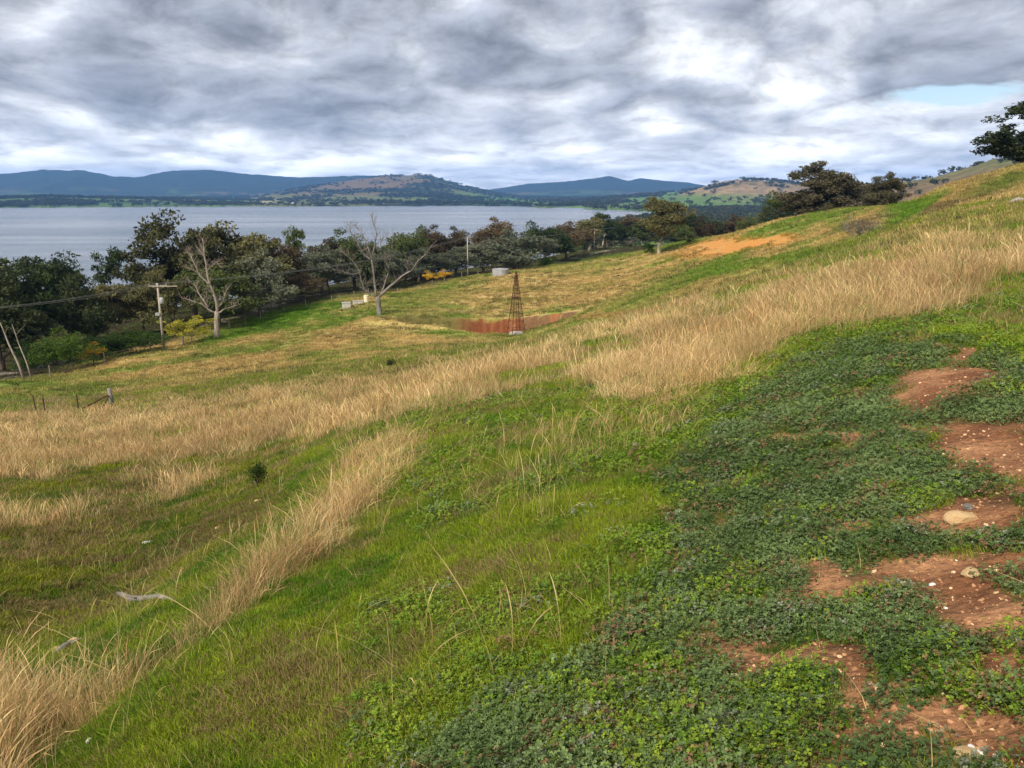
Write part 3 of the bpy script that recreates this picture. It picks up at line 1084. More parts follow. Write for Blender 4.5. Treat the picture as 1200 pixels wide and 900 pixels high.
KINDS = {}
for nm, bark, lf, kw in [
    ('round_grey', M_BARK, 'grey', dict(seed=11, clumps=64, leaves=115, spread=0.50, base=0.20, lobes=5, clump_r=0.10)),
    ('round_grey_b', M_PALEBARK, 'grey', dict(seed=12, clumps=60, leaves=115, spread=0.46, base=0.22, lobes=4, clump_r=0.10)),
    ('broad_olive', M_BARK, 'olive', dict(seed=21, clumps=70, leaves=115, spread=0.52, base=0.22, lobes=6, clump_r=0.092)),
    ('tall_olive', M_PALEBARK, 'olive', dict(seed=22, clumps=56, leaves=110, spread=0.34, base=0.25, lobes=4, clump_r=0.09)),
    ('tall_dark', M_BARK, 'dark', dict(seed=31, clumps=64, leaves=125, spread=0.33, base=0.12, lobes=5, clump_r=0.10)),
    ('tall_green', M_BARK, 'green', dict(seed=32, clumps=66, leaves=125, spread=0.36, base=0.12, lobes=5, clump_r=0.10)),
    ('round_green', M_BARK, 'green', dict(seed=33, clumps=66, leaves=115, spread=0.48, base=0.20, lobes=5, clump_r=0.10)),
    ('round_brown', M_BARK, 'brown', dict(seed=41, clumps=60, leaves=110, spread=0.45, base=0.24, lobes=5, clump_r=0.095)),
    ('open_green', M_PALEBARK, 'green', dict(seed=51, clumps=26, leaves=110, spread=0.34, base=0.45, lobes=4, clump_r=0.078)),
    ('oak_dark', M_BARK, 'dusk', dict(seed=65, clumps=120, leaves=170, spread=0.50, base=0.04, lobes=8, clump_r=0.095, leaf=.24, lz=(.12, .62))),
    ('ridge_gum', M_BARK, 'dark', dict(seed=68, clumps=90, leaves=120, spread=0.42, base=0.04, lobes=7, clump_r=0.085, lz=(.10, .62))),
    ('bush_deep', M_BARK, 'bush', dict(seed=71, clumps=60, leaves=130, spread=0.62, base=0.03, lobes=7, clump_r=0.13)),
    ('wattle_lime', M_PALEBARK, 'lime', dict(seed=72, clumps=30, leaves=110, spread=0.62, base=0.32, lobes=5, clump_r=0.10)),
    ('wattle_gold', M_BARK, 'gold', dict(seed=73, clumps=16, leaves=110, spread=0.62, base=0.35, lobes=4, clump_r=0.14)),
]:
    KINDS[nm] = TreeKind(nm, bark, LEAF[lf], **kw)

GROUP_BELT = 'trees in the belt along the lake'


def plant(kind, px, d, top, wpx=None, label=None, group=GROUP_BELT, name='gum_tree', cat='tree', rz=None, lean=0.0):
    K = KINDS[kind]
    g = on_ground(px, d)
    h = spot(px, top, d)[2] - g.z
    h = max(h, 1.0)
    sz = h / K.zmax
    sx = sz
    if wpx:
        sx = (wpx * math.hypot(g.x, g.y) / F * cP) / K.wid
        sx = min(max(sx, sz * 0.5), sz * 2.2)
    e = bpy.data.objects.new(name, None)
    e.empty_display_size = 0.5
    COL.objects.link(e)
    e.location = g
    e.scale = (sx, sx, sz)
    e.rotation_euler = (0, lean, random.uniform(0, 6.28) if rz is None else rz)
    t = obj('trunk', K.trunk, e)
    c = obj('crown', K.crown, e)
    tag(e, label, cat, group)
    return e


TREES = [
 # kind, px, d, top py, width px, label
 ('tall_dark', -18, 118, 300, 70, 'dark gum tree cut off by the left edge of the photo'),
 ('tall_green', 12, 125, 306, 52, 'dark green gum behind the leaning bare trunk at far left'),
 ('tall_dark', 36, 132, 298, 46, 'narrow dark gum second in from the left edge'),
 ('tall_green', 62, 128, 292, 66, 'tall dense green gum with a peaked crown left of the power pole'),
 ('tall_dark', 88, 122, 318, 40, 'lower dark gum on the right flank of the peaked green gum'),
 ('open_green', 129, 155, 286, 34, 'slender sparse gum with a small tufted crown against the lake'),
 ('tall_olive', 118, 128, 330, 50, 'short olive gum under the slender tufted gum'),
 ('broad_olive', 160, 128, 318, 62, 'olive gum directly behind the power pole crossarms'),
 ('broad_olive', 196, 126, 312, 60, 'mid green gum above the yellow wattle'),
 ('broad_olive', 182, 140, 290, 60, 'olive gum between the power pole and the biggest gum'),
 ('broad_olive', 222, 140, 243, 112, 'biggest gum with the highest crown standing up against the lake'),
 ('broad_olive', 278, 146, 256, 104, 'broad gum right of the biggest gum and behind the bleached dead tree'),
 ('round_green', 250, 128, 300, 80, 'dark gum filling the space around the bleached dead tree'),
 ('round_grey', 300, 138, 290, 66, 'grey green gum right of the bleached dead tree'),
 ('round_brown', 327, 158, 277, 52, 'rusty brown crowned gum beside the thin high tuft'),
 ('open_green', 347, 175, 262, 26, 'thin gum with one small tuft sticking up above the belt'),
 ('round_brown', 352, 150, 318, 38, 'reddish half dead gum left of the grey dead tree'),
 ('round_grey', 375, 165, 285, 60, 'grey green gum left of the grey dead tree'),
 ('round_brown', 383, 172, 278, 46, 'brownish gum just left of the grey dead tree crown'),
 ('round_green', 414, 175, 266, 62, 'green gum behind the left limbs of the grey dead tree'),
 ('round_grey', 446, 172, 288, 60, 'grey green gum behind the middle of the grey dead tree'),
 ('round_green', 474, 190, 262, 52, 'green gum behind the right limbs of the grey dead tree'),
 ('round_brown', 508, 200, 262, 44, 'dark red brown round gum with its top against the lake'),
 ('round_brown', 534, 205, 264, 40, 'brown gum between two round red crowns'),
 ('round_grey', 490, 185, 292, 64, 'grey green gum low behind the golden wattles'),
 ('round_grey_b', 530, 192, 290, 56, 'silvery gum directly behind the second power pole'),
 ('round_brown', 581, 225, 253, 48, 'dark round gum rising highest right of the second power pole'),
 ('round_grey', 566, 200, 280, 62, 'silvery gum beneath the dark round gum'),
 ('round_grey', 602, 205, 268, 82, 'large silvery spreading gum above the pale water tank'),
 ('round_green', 640, 250, 257, 50, 'green gum on the far side of the small paddock'),
 ('round_brown', 664, 262, 258, 46, 'brownish gum above the third power pole'),
 ('tall_olive', 690, 285, 254, 36, 'olive gum just left of the third power pole top'),
 ('round_green', 712, 300, 252, 40, 'green gum midway between third and fourth power poles'),
 ('round_brown', 738, 310, 250, 40, 'brown gum just left of the fourth power pole'),
 ('open_green', 706, 310, 247, 26, 'thin gum with a wispy top against the lake above the paddock'),
 ('round_green', 760, 300, 252, 40, 'dark gum between fourth power pole and the lone golden green gum'),
 ('tall_olive', 772, 172, 229, 42, 'lone tall golden green gum standing on the grassy crest'),
 ('round_green', 797, 250, 256, 36, 'dark gum tucked behind the lone golden green gum'),
 ('open_green', 803, 260, 248, 24, 'wispy gum with a pale stem right of the lone golden green gum'),
 ('round_brown', 817, 270, 252, 30, 'brown gum above the left end of the orange clay scar'),
 ('round_green', 838, 280, 252, 34, 'green gum above the middle of the orange clay scar'),
 ('round_brown', 858, 280, 250, 32, 'low brown gum above the right half of the orange clay scar'),
 ('round_green', 880, 260, 247, 36, 'green gum above the right end of the orange clay scar'),
 ('tall_dark', 900, 240, 246, 32, 'narrow dark gum at the left foot of the big dark tree'),
 ('oak_dark', 955, 178, 187, 88, 'big dark spreading tree on the brow right of the clay scar'),
 ('round_green', 916, 195, 222, 44, 'lower dark tree joined to the left side of the big brow tree'),
 ('oak_dark', 1027, 160, 200, 40, 'smaller dark tree at the right end of the brow clump'),
 ('ridge_gum', 1184, 128, 116, 78, 'sparse dark gum on the ridge at the right edge'),
]
for kd, px_, d_, top_, w_, lab in TREES:
    grp = GROUP_BELT
    if 'brow' in lab:
        grp = 'dark trees on the brow of the hill'
    plant(kd, px_, d_, top_, w_, lab, grp if 'ridge' not in lab else None)

# deeper rows of the same belt, hardly told apart
fill = []
line = [(-60, 150), (60, 165), (180, 185), (280, 185), (380, 205), (480, 235), (580, 270), (680, 330), (800, 350), (900, 330)]
tops = [(-60, 325), (60, 330), (120, 345), (180, 300), (260, 285), (340, 292), (420, 280), (500, 270), (560, 268), (640, 262), (740, 257), (830, 256), (900, 255), (960, 250)]
for k in range(58):
    px_ = -70 + k * 17.6 + random.uniform(-7, 7)
    d_ = np.interp(px_, *zip(*line)) + random.uniform(0, 35)
    top_ = np.interp(px_, *zip(*tops)) + random.uniform(2, 13)
    kd = random.choice(['round_grey', 'round_green', 'round_brown', 'broad_olive', 'tall_green', 'round_grey_b'])
    plant(kd, px_, d_, top_, random.uniform(34, 50) * 190 / d_, 'gum tree in the crowded rear rows of the lakeside belt, mostly behind others',
          'rear row trees of the lakeside belt')
for k in range(84):
    px_ = -60 + (k % 62) * 16.2 + random.uniform(-7, 7) if k < 62 else 240 + (k - 62) * 17 + random.uniform(-5, 5)
    d_ = np.interp(px_, *zip(*line)) + (random.uniform(-8, 52) if k < 62 else random.uniform(-14, 2))
    top_ = np.interp(px_, *zip(*tops)) + random.uniform(18, 40) * 200 / d_ + (12 if k >= 62 else 0)
    kd = random.choice(['round_grey', 'round_green', 'bush_deep', 'broad_olive', 'round_brown'])
    plant(kd, px_, d_, top_, random.uniform(30, 44) * 200 / d_, 'low tree or tall shrub filling the shade under the lakeside belt',
          'understorey of the lakeside belt')
# ragged undergrowth at the belt's foot
for k, (px_, d_, top_, w_, lab) in enumerate([
    (58, 104, 384, 62, 'large dark green bush near the leaning bare trunk'),
    (112, 108, 388, 40, 'dark bush between the two largest bushes'),
    (148, 109, 385, 56, 'dark green bush immediately left of the power pole'),
    (22, 110, 398, 34, 'dark bush behind the leaning bare trunk'),
]):
    plant('bush_deep', px_, d_, top_, w_, lab, 'dark bushes at the edge of the field', name='bush', cat='bush')
plant('bush_deep', 808, 180, 280, 12, 'small dark round bush right of the lone golden green gum', None, name='bush', cat='bush')
plant('bush_deep', 760, 172, 281, 12, 'small dark bush at the foot of the lone golden green gum', None, name='bush', cat='bush')
plant('bush_deep', 641, 205, 298, 20, 'dark bush at the right edge of the large silvery gum', None, name='bush', cat='bush')
plant('wattle_lime', 204, 112, 370, 42, 'yellow green wattle right of the first power pole', None, name='wattle', cat='shrub')
plant('wattle_lime', 232, 116, 384, 24, 'small yellow green wattle left of the bleached dead tree', None, name='wattle', cat='shrub')
plant('wattle_gold', 94, 105, 402, 22, 'orange blossoming wattle between dark green bushes', None, name='wattle', cat='shrub')
plant('wattle_gold', 503, 172, 316, 12, 'left golden wattle under the silvery gums', None, name='wattle', cat='shrub')
plant('wattle_gold', 520, 176, 315, 16, 'right golden wattle under the silvery gums', None, name='wattle', cat='shrub')


# ------------------------------------------------------------------ dead trees
def dead_tree(name, px, d, zoom, lines, label, mat, seed, thick=1.0):
    rg = random.Random(seed)
    g = on_ground(px, d)
    e = bpy.data.objects.new(name, None)
    COL.objects.link(e)
    e.location = g
    tag(e, label, 'dead tree')
    zx, zy, zs = zoom
    s = d / F * cP
    trunk, limbs, twigs = MB(), [], MB()
    pts_all = []
    y0 = lines[0][0][0][1]
    for li, (pl, r0, r1, depth0, depth1) in enumerate(lines):
        P = []
        n = len(pl)
        for i, (X, Y) in enumerate(pl):
            t = i / max(n - 1, 1)
            px_, py_ = zx + X / zs, zy + Y / zs
            x = (px_ - px) * s
            z = (zy + y0 / zs - py_) * s * 1.02
            P.append(Vector((x, depth0 + (depth1 - depth0) * t + rg.uniform(-.08, .08), z)))
        Q = [P[0]]
        for a, b in zip(P[:-1], P[1:]):
            m = a.lerp(b, 0.5) + Vector((rg.uniform(-.06, .06), rg.uniform(-.1, .1), rg.uniform(-.05, .05)))
            Q += [m, b]
        R_ = [(r0 + (r1 - r0) * (i / (len(Q) - 1))) * thick * rg.uniform(.9, 1.1) for i in range(len(Q))]
        if li == 0:
            Q[0] = Q[0] + Vector((0, 0, -0.5))
            R_[0] *= 1.35
            trunk.tube(Q, R_, 9)
        else:
            b = MB()
            b.tube(Q, R_, 6)
            limbs.append((b, Q, R_))
    obj('trunk', trunk.mesh('trunk', mat, True), e)
    for b, Q, R_ in limbs:
        # twigs belong to their limb's mesh
        for i in range(2, len(Q)):
            for k in range(5):
                a = Q[i - 1].lerp(Q[i], rg.random())
                dirv = (Q[i] - Q[i - 1]).normalized()
                side = Vector((rg.uniform(-1, 1), rg.uniform(-1, 1), rg.uniform(-.3, 1)))
                v = (dirv * 0.5 + side).normalized()
                ln = rg.uniform(0.5, 1.5)
                c1 = a + v * ln * .5 + Vector((rg.uniform(-.1, .1), rg.uniform(-.1, .1), 0))
                c2 = a + v * ln + Vector((rg.uniform(-.2, .2), rg.uniform(-.2, .2), ln * .2))
                b.tube([a, c1, c2], [0.028 * thick, 0.02 * thick, 0.008], 3, cap=False)
                for q in range(2):
                    w = (v + Vector((rg.uniform(-1, 1), rg.uniform(-1, 1), rg.uniform(-.3, 1))) * .8).normalized()
                    b.tube([c1, c1 + w * ln * .4], [0.014, 0.006], 3, cap=False)
        obj('limb', b.mesh('limb', mat, True), e)
    return e


dead_tree('dead_tree', 246, 115, (140, 230, 4.5), [
    ([(478, 725), (480, 680), (483, 630), (487, 592)], .50, .36, 0, 0),
    ([(487, 598), (490, 565), (480, 520), (460, 455), (450, 390), (445, 330), (442, 270), (440, 232)], .26, .05, 0, .6),
    ([(480, 600), (450, 580), (420, 550), (370, 532), (333, 520)], .18, .05, 0, -1.2),
    ([(450, 580), (430, 540), (400, 500), (383, 470), (350, 440)], .13, .03, -.4, .8),
    ([(462, 458), (425, 430), (398, 400), (378, 350), (360, 310), (330, 292)], .12, .03, .2, 1.5),
    ([(452, 395), (480, 370), (510, 345), (545, 380)], .08, .025, .3, -.6),
    ([(490, 604), (520, 582), (560, 572), (595, 562)], .15, .04, 0, 1.0),
    ([(500, 570), (530, 540), (550, 500), (580, 465)], .13, .03, 0, -1.4),
    ([(446, 340), (425, 300), (400, 290)], .06, .02, .5, 1.2),
    ([(475, 500), (450, 470), (455, 540)], .06, .02, 0, -.8),
    ([(398, 405), (370, 380), (345, 372)], .06, .02, .8, .2),
], 'bleached white dead tree with a thick pale trunk right of the power pole', M_DEAD, 3, .85)

dead_tree('dead_tree', 441, 119, (340, 240, 6.0), [
    ([(612, 770), (610, 735), (608, 690), (604, 640)], .48, .40, 0, 0),
    ([(596, 645), (587, 560), (580, 480), (572, 400), (562, 350), (545, 290), (520, 230), (485, 180), (455, 148)], .22, .04, 0, .8),
    ([(570, 380), (600, 280), (616, 210), (606, 150), (592, 88)], .12, .03, .2, -.8),
    ([(560, 378), (535, 366), (505, 350)], .08, .03, .2, .9),
    ([(596, 640), (545, 612), (512, 590), (497, 520), (488, 450), (450, 392), (410, 350), (375, 322)], .15, .03, 0, -1.5),
    ([(622, 635), (680, 580), (735, 538), (790, 492), (850, 460), (900, 390), (950, 350), (1003, 278)], .23, .04, 0, .6),
    ([(618, 640), (650, 570), (680, 480), (692, 400), (710, 320), (716, 225)], .15, .03, 0, 1.6),
    ([(686, 450), (668, 400), (664, 355)], .07, .025, .8, .2),
    ([(545, 300), (500, 330), (470, 270), (445, 230), (420, 190), (412, 150)], .09, .025, .6, 1.2),
    ([(605, 300), (640, 285), (655, 240), (700, 200)], .06, .02, .1, -.9),
    ([(850, 462), (832, 430), (830, 390)], .05, .02, .3, -.5),
    ([(500, 530), (540, 560), (500, 600)], .06, .03, -.6, .4),
    ([(490, 470), (440, 480), (400, 470), (360, 455)], .06, .02, -.6, -2),
], 'grey dead tree with wide forked limbs left of the clay dam', M_DEADGREY, 5, .85)

# bare trunks at the far left
def bare_trunk(px0, px1, py1, d, r, label):
    g = on_ground(px0, d)
    top = Vector(spot(px1, py1, d + 2)) - g
    b = MB()
    b.tube([(0, 0, -.4), top * .3 + Vector((.06, 0, 0)), top * .65 + Vector((-.05, 0, 0)), top * .85, top], [r, r * .85, r * .65, r * .45, r * .2], 7)
    e = bpy.data.objects.new('leaning_dead_tree', None)
    COL.objects.link(e)
    e.location = g
    tag(e, label, 'dead tree')
    obj('trunk', b.mesh('trunk', M_DEAD, True), e)
    for k in range(1):
        q = top * .8
        w = Vector((random.uniform(-1, 1), random.uniform(-1, 1), .8)) * 1.2
        obj('limb', MB().tube([q, q + w * .5 + Vector((0, 0, .1)), q + w], [r * .3, r * .2, .02], 5).mesh('limb', M_DEAD, True), e)


bare_trunk(8, 0, 378, 96, .13, 'pale bare dead tree leaning left at the left edge of the photo')
bare_trunk(17, 14, 380, 103, .09, 'darker bare dead tree just right of the pale leaning one')


# ------------------------------------------------------------------ power poles and lines
POLES = {}


def power_pole(px, d, top, label, rz, kit=False, arm=2.2):
    g = on_ground(px, d)
    h = spot(px, top, d)[2] - g.z
    e = bpy.data.objects.new('power_pole', None)
    COL.objects.link(e)
    e.location = g
    e.rotation_euler = (0, 0, rz)
    tag(e, label, 'power pole', 'power poles along the lakeside line')
    b = MB().tube([(0, 0, -.8), (0, 0, h * .5), (0, 0, h)], [.17, .15, .115], 10)
    obj('post', b.mesh('post', M_POLE, True), e)
    a = MB().box((0, .15, h - .35), (arm, .11, .12))
    a.tube([(-arm * .33, .12, h - .38), (0, .12, h - 1.0)], .02, 4)
    a.tube([(arm * .33, .12, h - .38), (0, .12, h - 1.0)], .02, 4)
    ca = obj('crossarm', a.mesh('crossarm', M_POLE), e)
    wires = []
    for x in (-arm * .46, -arm * .12 if arm > 2 else 0.35, arm * .46):
        i = MB().tube([(x, .15, h - .30), (x, .15, h - .22), (x, .15, h - .14), (x, .15, h - .06)], [.03, .06, .035, .055], 8)
        obj('insulator', i.mesh('insulator', M_GREYMETAL, True), ca)
        q = Vector((x, .15, h - .06))
        wires.append(g + Matrix.Rotation(rz, 3, 'Z') @ q)
    if kit:
        a2 = MB().box((.9, -.15, h - .40), (2.9, .10, .11))
        obj('crossarm', a2.mesh('crossarm', M_POLE), e)
        t = MB().tube([(.32, -.05, h - 2.6), (.32, -.05, h - 2.55), (.32, -.05, h - 1.9), (.32, -.05, h - 1.8)], [.2, .26, .26, .16], 14)
        obj('transformer', t.mesh('transformer', M_GREYMETAL, True), e)
        m = MB().box((-.30, -.12, h - 3.9), (.50, .35, .34))
        obj('switch_box', m.mesh('switch_box', M_TIN), e)
    return wires


p0 = power_pole(-270, 84, 372, 'power pole standing out of view to the left', R(20))
p1 = power_pole(181, 110, 332, 'tall power pole with crossarms and grey transformer left of the wattle', R(12), True)
p2 = power_pole(548, 190, 277, 'slim power pole above the grassy edge right of the grey dead tree', R(35), arm=1.7)
p3 = power_pole(696, 265, 268, 'power pole standing in the small green paddock', R(25), arm=2.6)
p4 = power_pole(751, 330, 258, 'farthest power pole left of the lone golden green gum', R(25), arm=1.5)


def wire(a, b, sag, label, group, r=0.014):
    pts = []
    for i in range(25):
        t = i / 24
        p = a.lerp(b, t)
        p.z -= 4 * sag * t * (1 - t)
        pts.append(p - a)
    o = obj('power_line', MB().tube(pts, r, 4).mesh('power_line', M_WIRE), loc=a)
    tag(o, label, 'power line', group)


for (A0, B0, lab, sg) in ((p0, p1, 'overhead wire running from the transformer pole out of the left edge', 1.0),
                          (p1, p2, 'overhead wire between the transformer pole and the second pole', 1.6),
                          (p2, p3, 'overhead wire between the second pole and the paddock pole', 1.2),
                          (p3, p4, 'overhead wire between the paddock pole and the farthest pole', 0.9)):
    for a, b in zip(A0, B0):
        wire(a, b, sg, lab, lab.replace('overhead wire', 'overhead wires'), 0.015 if A0 is p0 or A0 is p1 else 0.012)


# ------------------------------------------------------------------ windmill tower without its wheel
def windmill():
    px, d = 605, 104.3
    g = on_ground(px, d)
    h = spot(px, 319, d)[2] - g.z
    e = bpy.data.objects.new('windmill_tower', None)
    COL.objects.link(e)
    e.location = g
    e.rotation_euler = (0, 0, R(22))
    tag(e, 'rusty windmill tower without a wheel beside the red clay dam', 'windmill tower')
    wb, wt = 0.95, 0.10
    def half(z):
        t = z / h
        return wb + (wt - wb) * (1 - (1 - t) ** 1.12)
    for sx, sy in ((-1, -1), (1, -1), (1, 1), (-1, 1)):
        zs = [-.3, 0, h * .25, h * .5, h * .75, h * .95]
        b = MB().tube([(sx * half(max(z, 0)), sy * half(max(z, 0)), z) for z in zs], .048, 5)
        obj('leg', b.mesh('leg', M_RUST), e)
    levels = [h * k for k in (.10, .22, .34, .45, .575, .66, .74, .81, .87, .92)]
    for z in levels:
        w = half(z)
        b = MB()
        cs = [(-w, -w, z), (w, -w, z), (w, w, z), (-w, w, z)]
        for i in range(4):
            b.tube([cs[i], cs[(i + 1) % 4]], .026, 4)
        obj('girt', b.mesh('girt', M_RUST), e)
    for z0, z1 in zip([0.05] + levels[:-1], levels):
        b = MB()
        a, c = half(z0), half(z1)
        for i, (s1, s2) in enumerate((((-1, -1), (1, -1)), ((1, -1), (1, 1)), ((1, 1), (-1, 1)), ((-1, 1), (-1, -1)))):
            b.tube([(s1[0] * a, s1[1] * a, z0), (s2[0] * c, s2[1] * c, z1)], .013, 3)
            b.tube([(s2[0] * a, s2[1] * a, z0), (s1[0] * c, s1[1] * c, z1)], .013, 3)
        obj('brace', b.mesh('brace', M_RUST), e)
    z = h * .60
    b = MB()
    for k in range(6):
        b.box((0, -.46 + k * .184, z), (1.05, .13, .05))
    obj('platform', b.mesh('platform', M_RUST), e)
    b = MB().tube([(0, 0, .0), (0, 0, h * .97)], .035, 5)
    obj('pump_rod', b.mesh('pump_rod', M_RUST), e)
    b = MB()
    b.tube([(0, 0, h * .93), (0, 0, h)], [.06, .05], 8)
    b.box((0, 0, h * .985), (.30, .22, .20))
    b.box((.1, 0, h * .955), (.42, .14, .09))
    obj('gearbox', b.mesh('gearbox', M_RUST), e)
    b = MB()
    for k in range(16):
        zz = .5 + k * (h * .9 - .5) / 15
        w = half(zz)
        b.tube([(w * .98, -w * .7, zz), (w * .98, -w * .7 + min(.34, w * 1.2), zz)], .014, 4)
    obj('ladder', b.mesh('ladder', M_RUST), e)
    o = obj('windmill_footing', MB().box((0, 0, .12), (1.5, 1.1, .42)).mesh('windmill_footing', M_CONC), e)
    o.name = 'footing'


windmill()


# ------------------------------------------------------------------ fences
def post_mesh(h, r, mat, n=6):
    rg = random.Random(int(h * 1000 + r * 9999))
    return MB().tube([(0, 0, -.3), (rg.uniform(-.02, .02), 0, h * .5), (rg.uniform(-.03, .03), rg.uniform(-.02, .02), h)], [r, r * .95, r * .85], n).mesh('post', mat, False)


def near_fence():
    g = on_ground(110, 60)
    e = bpy.data.objects.new('fence', None)
    COL.objects.link(e)
    e.location = g
    tag(e, 'old wire fence with a thick grey corner post and diagonal stay in dry grass', 'fence')
    h = 1.45
    obj('corner_post', MB().tube([(0, 0, -.4), (.0, 0, .7), (-.07, 0, h)], [.17, .15, .12], 9).mesh('corner_post', M_POST, True), e)
    tops = [Vector((-.03, 0, 1.1))]
    def rel(px, d):
        return on_ground(px, d) - g
    q = rel(68, 60)
    obj('stay', MB().tube([(-.1, -.05, 1.0), q + Vector((.1, -.05, .2))], [.06, .065], 6).mesh('stay', M_RUST), e)
    q2 = rel(95, 58.6)
    obj('stay', MB().tube([(-.05, -.12, .95), q2 + Vector((0, 0, .05))], [.045, .05], 6).mesh('stay', M_RUST), e)
    pts = [(68, 60, 1.3), (27, 60.5, 1.25), (16, 62, 1.3), (-30, 62.5, 1.25), (-75, 63, 1.25)]
    prev = Vector((-.03, 0, 0))
    base = [prev]
    for px, d, hh in pts:
        r = rel(px, d)
        o = obj('post', post_mesh(hh, .045, M_RUST), e, loc=r)
        o.rotation_euler = (random.uniform(-.03, .03), random.uniform(-.05, .05), 0)
        base.append(r)
    for z in (.35, .65, .95, 1.15):
        obj('wire', MB().tube([b + Vector((0, 0, z)) for b in base], .008, 3).mesh('wire', M_FWIRE), e)


near_fence()


def belt_fence():
    marks = [(-40, 97), (40, 100), (108, 104), (215, 114), (262, 124), (300, 134), (329, 139), (355, 143), (386, 143), (395, 140), (430, 150), (465, 155), (490, 160), (520, 172), (560, 186), (600, 200)]
    pos = [on_ground(a, b) for a, b in marks]
    e = bpy.data.objects.new('fence', None)
    COL.objects.link(e)
    e.location = pos[2]
    tag(e, 'long wire fence with thin pale posts along the foot of the tree belt', 'fence')
    pm = post_mesh(1.3, .07, M_DEAD)
    allp = []
    for a, b in zip(pos[:-1], pos[1:]):
        n = max(1, int((b - a).length / 5.5))
        for k in range(n):
            p = a.lerp(b, k / n)
            p.z = H1(p.x, p.y)
            allp.append(p)
    for p in allp:
        o = obj('post', pm, e, loc=p - pos[2])
        o.rotation_euler = (random.uniform(-.05, .05), random.uniform(-.05, .05), random.uniform(0, 3))
        o.scale = (1, 1, random.uniform(.85, 1.1))
    for z in (.4, .8, 1.1):
        obj('wire', MB().tube([p - pos[2] + Vector((0, 0, z)) for p in allp], .009, 3).mesh('wire', M_FWIRE), e)


belt_fence()


# gravel road behind the first trees
def road():
    marks = [(-120, 112), (0, 118), (130, 124), (200, 130), (260, 138), (310, 150), (380, 168), (460, 190), (560, 222), (660, 262), (760, 300)]
    P = [on_ground(a, b) for a, b in marks]
    pts = []
    for a, b in zip(P[:-1], P[1:]):
        n = max(2, int((b - a).length / 2.5))
        pts += [a.lerp(b, k / n) for k in range(n)]
    V, Fc = [], []
    for i, p in enumerate(pts):
        t = (pts[min(i + 1, len(pts) - 1)] - pts[max(i - 1, 0)])
        t.z = 0
        t.normalize()
        nrm = Vector((-t.y, t.x, 0))
        for k in range(7):
            q = p + nrm * (k - 3) * 0.75
            V.append((q.x, q.y, H1(q.x, q.y) + (0.07 if 0 < k < 6 else -0.02)))
    for i in range(len(pts) - 1):
        for k in range(6):
            a = i * 7 + k
            Fc.append((a, a + 7, a + 8, a + 1))
    o = obj('gravel_road', mesh_np('gravel_road', V, Fc, [M_ROAD], True))
    tag(o, 'pale gravel road running between the trees', kind='structure')


road()


# ------------------------------------------------------------------ small built things by the belt
def water_tank():
    g = on_ground(604, 171)
    e = bpy.data.objects.new('water_tank', None)
    COL.objects.link(e)
    e.location = g
    e.rotation_euler = (0, 0, R(-8))
    tag(e, 'low pale corrugated water tank on the grassy edge left of the windmill top', 'water tank')
    r, h, n = 1.75, 1.25, 56
    b = MB()
    for k in range(9):
        z = -.2 + (h + .2) * k / 8
    prof_ = [(-.2, 0)] + [(h * k / 24, .018 if k % 2 else -.018) for k in range(25)]
    V, Q = [], []
    for z, o_ in prof_:
        for i in range(n):
            a = 2 * math.pi * i / n
            V.append(((r + o_) * math.cos(a), (r + o_) * math.sin(a), z))
    for j in range(len(prof_) - 1):
        for i in range(n):
            Q.append((j * n + i, j * n + (i + 1) % n, (j + 1) * n + (i + 1) % n, (j + 1) * n + i))
    obj('tank_wall', mesh_np('tank_wall', V, Q, [M_TIN], True), e)
    c = MB()
    base = 0
    for i in range(n):
        a = 2 * math.pi * i / n
        c.v.append(((r + .05) * math.cos(a), (r + .05) * math.sin(a), h + .01))
    c.v.append((0, 0, h + .22))
    for i in range(n):
        c.f.append((i, (i + 1) % n, n))
    obj('tank_lid', c.mesh('tank_lid', M_TIN), e)


# sits where the photo shows it, left of the tower top
_g = KINDS
def place_tank():
    water_tank()
    e = [o for o in COL.objects if o.name.startswith('water_tank')][0]
    e.location = on_ground(586.5, 168) + Vector((0, 0, .0))


place_tank()

def box_thing(name, px, d, size, mat, label, cat, rz=0.0, lid=None, legs=False):
    g = on_ground(px, d)
    e = bpy.data.objects.new(name, None)
    COL.objects.link(e)
    e.location = g
    e.rotation_euler = (0, 0, rz)
    tag(e, label, cat)
    w, dp, h = size
    b = MB()
    t = .06
    b.box((0, -dp / 2 + t / 2, h / 2 - .1), (w, t, h + .2))
    b.box((0, dp / 2 - t / 2, h / 2 - .1), (w, t, h + .2))
    b.box((-w / 2 + t / 2, 0, h / 2 - .1), (t, dp - 2 * t - .004, h + .2))
    b.box((w / 2 - t / 2, 0, h / 2 - .1), (t, dp - 2 * t - .004, h + .2))
    b.box((0, 0, h * .72), (w - 2 * t - .01, dp - 2 * t - .01, .03))
    obj('side_wall', b.mesh('side_wall', mat), e)
    r = MB()
    r.box((0, -dp / 2, h + .025), (w + .08, .12, .05))
    r.box((0, dp / 2, h + .025), (w + .08, .12, .05))
    r.box((-w / 2, 0, h + .025), (.12, dp - .13, .05))
    r.box((w / 2, 0, h + .025), (.12, dp - .13, .05))
    obj('rim', r.mesh('rim', lid or mat), e)
    return e


box_thing('water_trough', 403, 131, (1.3, 1.1, .95), M_CONC, 'grey concrete trough left of the grey dead tree trunk', 'trough', R(15))
box_thing('water_trough', 417, 134, (1.7, .7, .55), M_CONC, 'low long pale trough between the grey trough and the cream drum', 'trough', R(10))


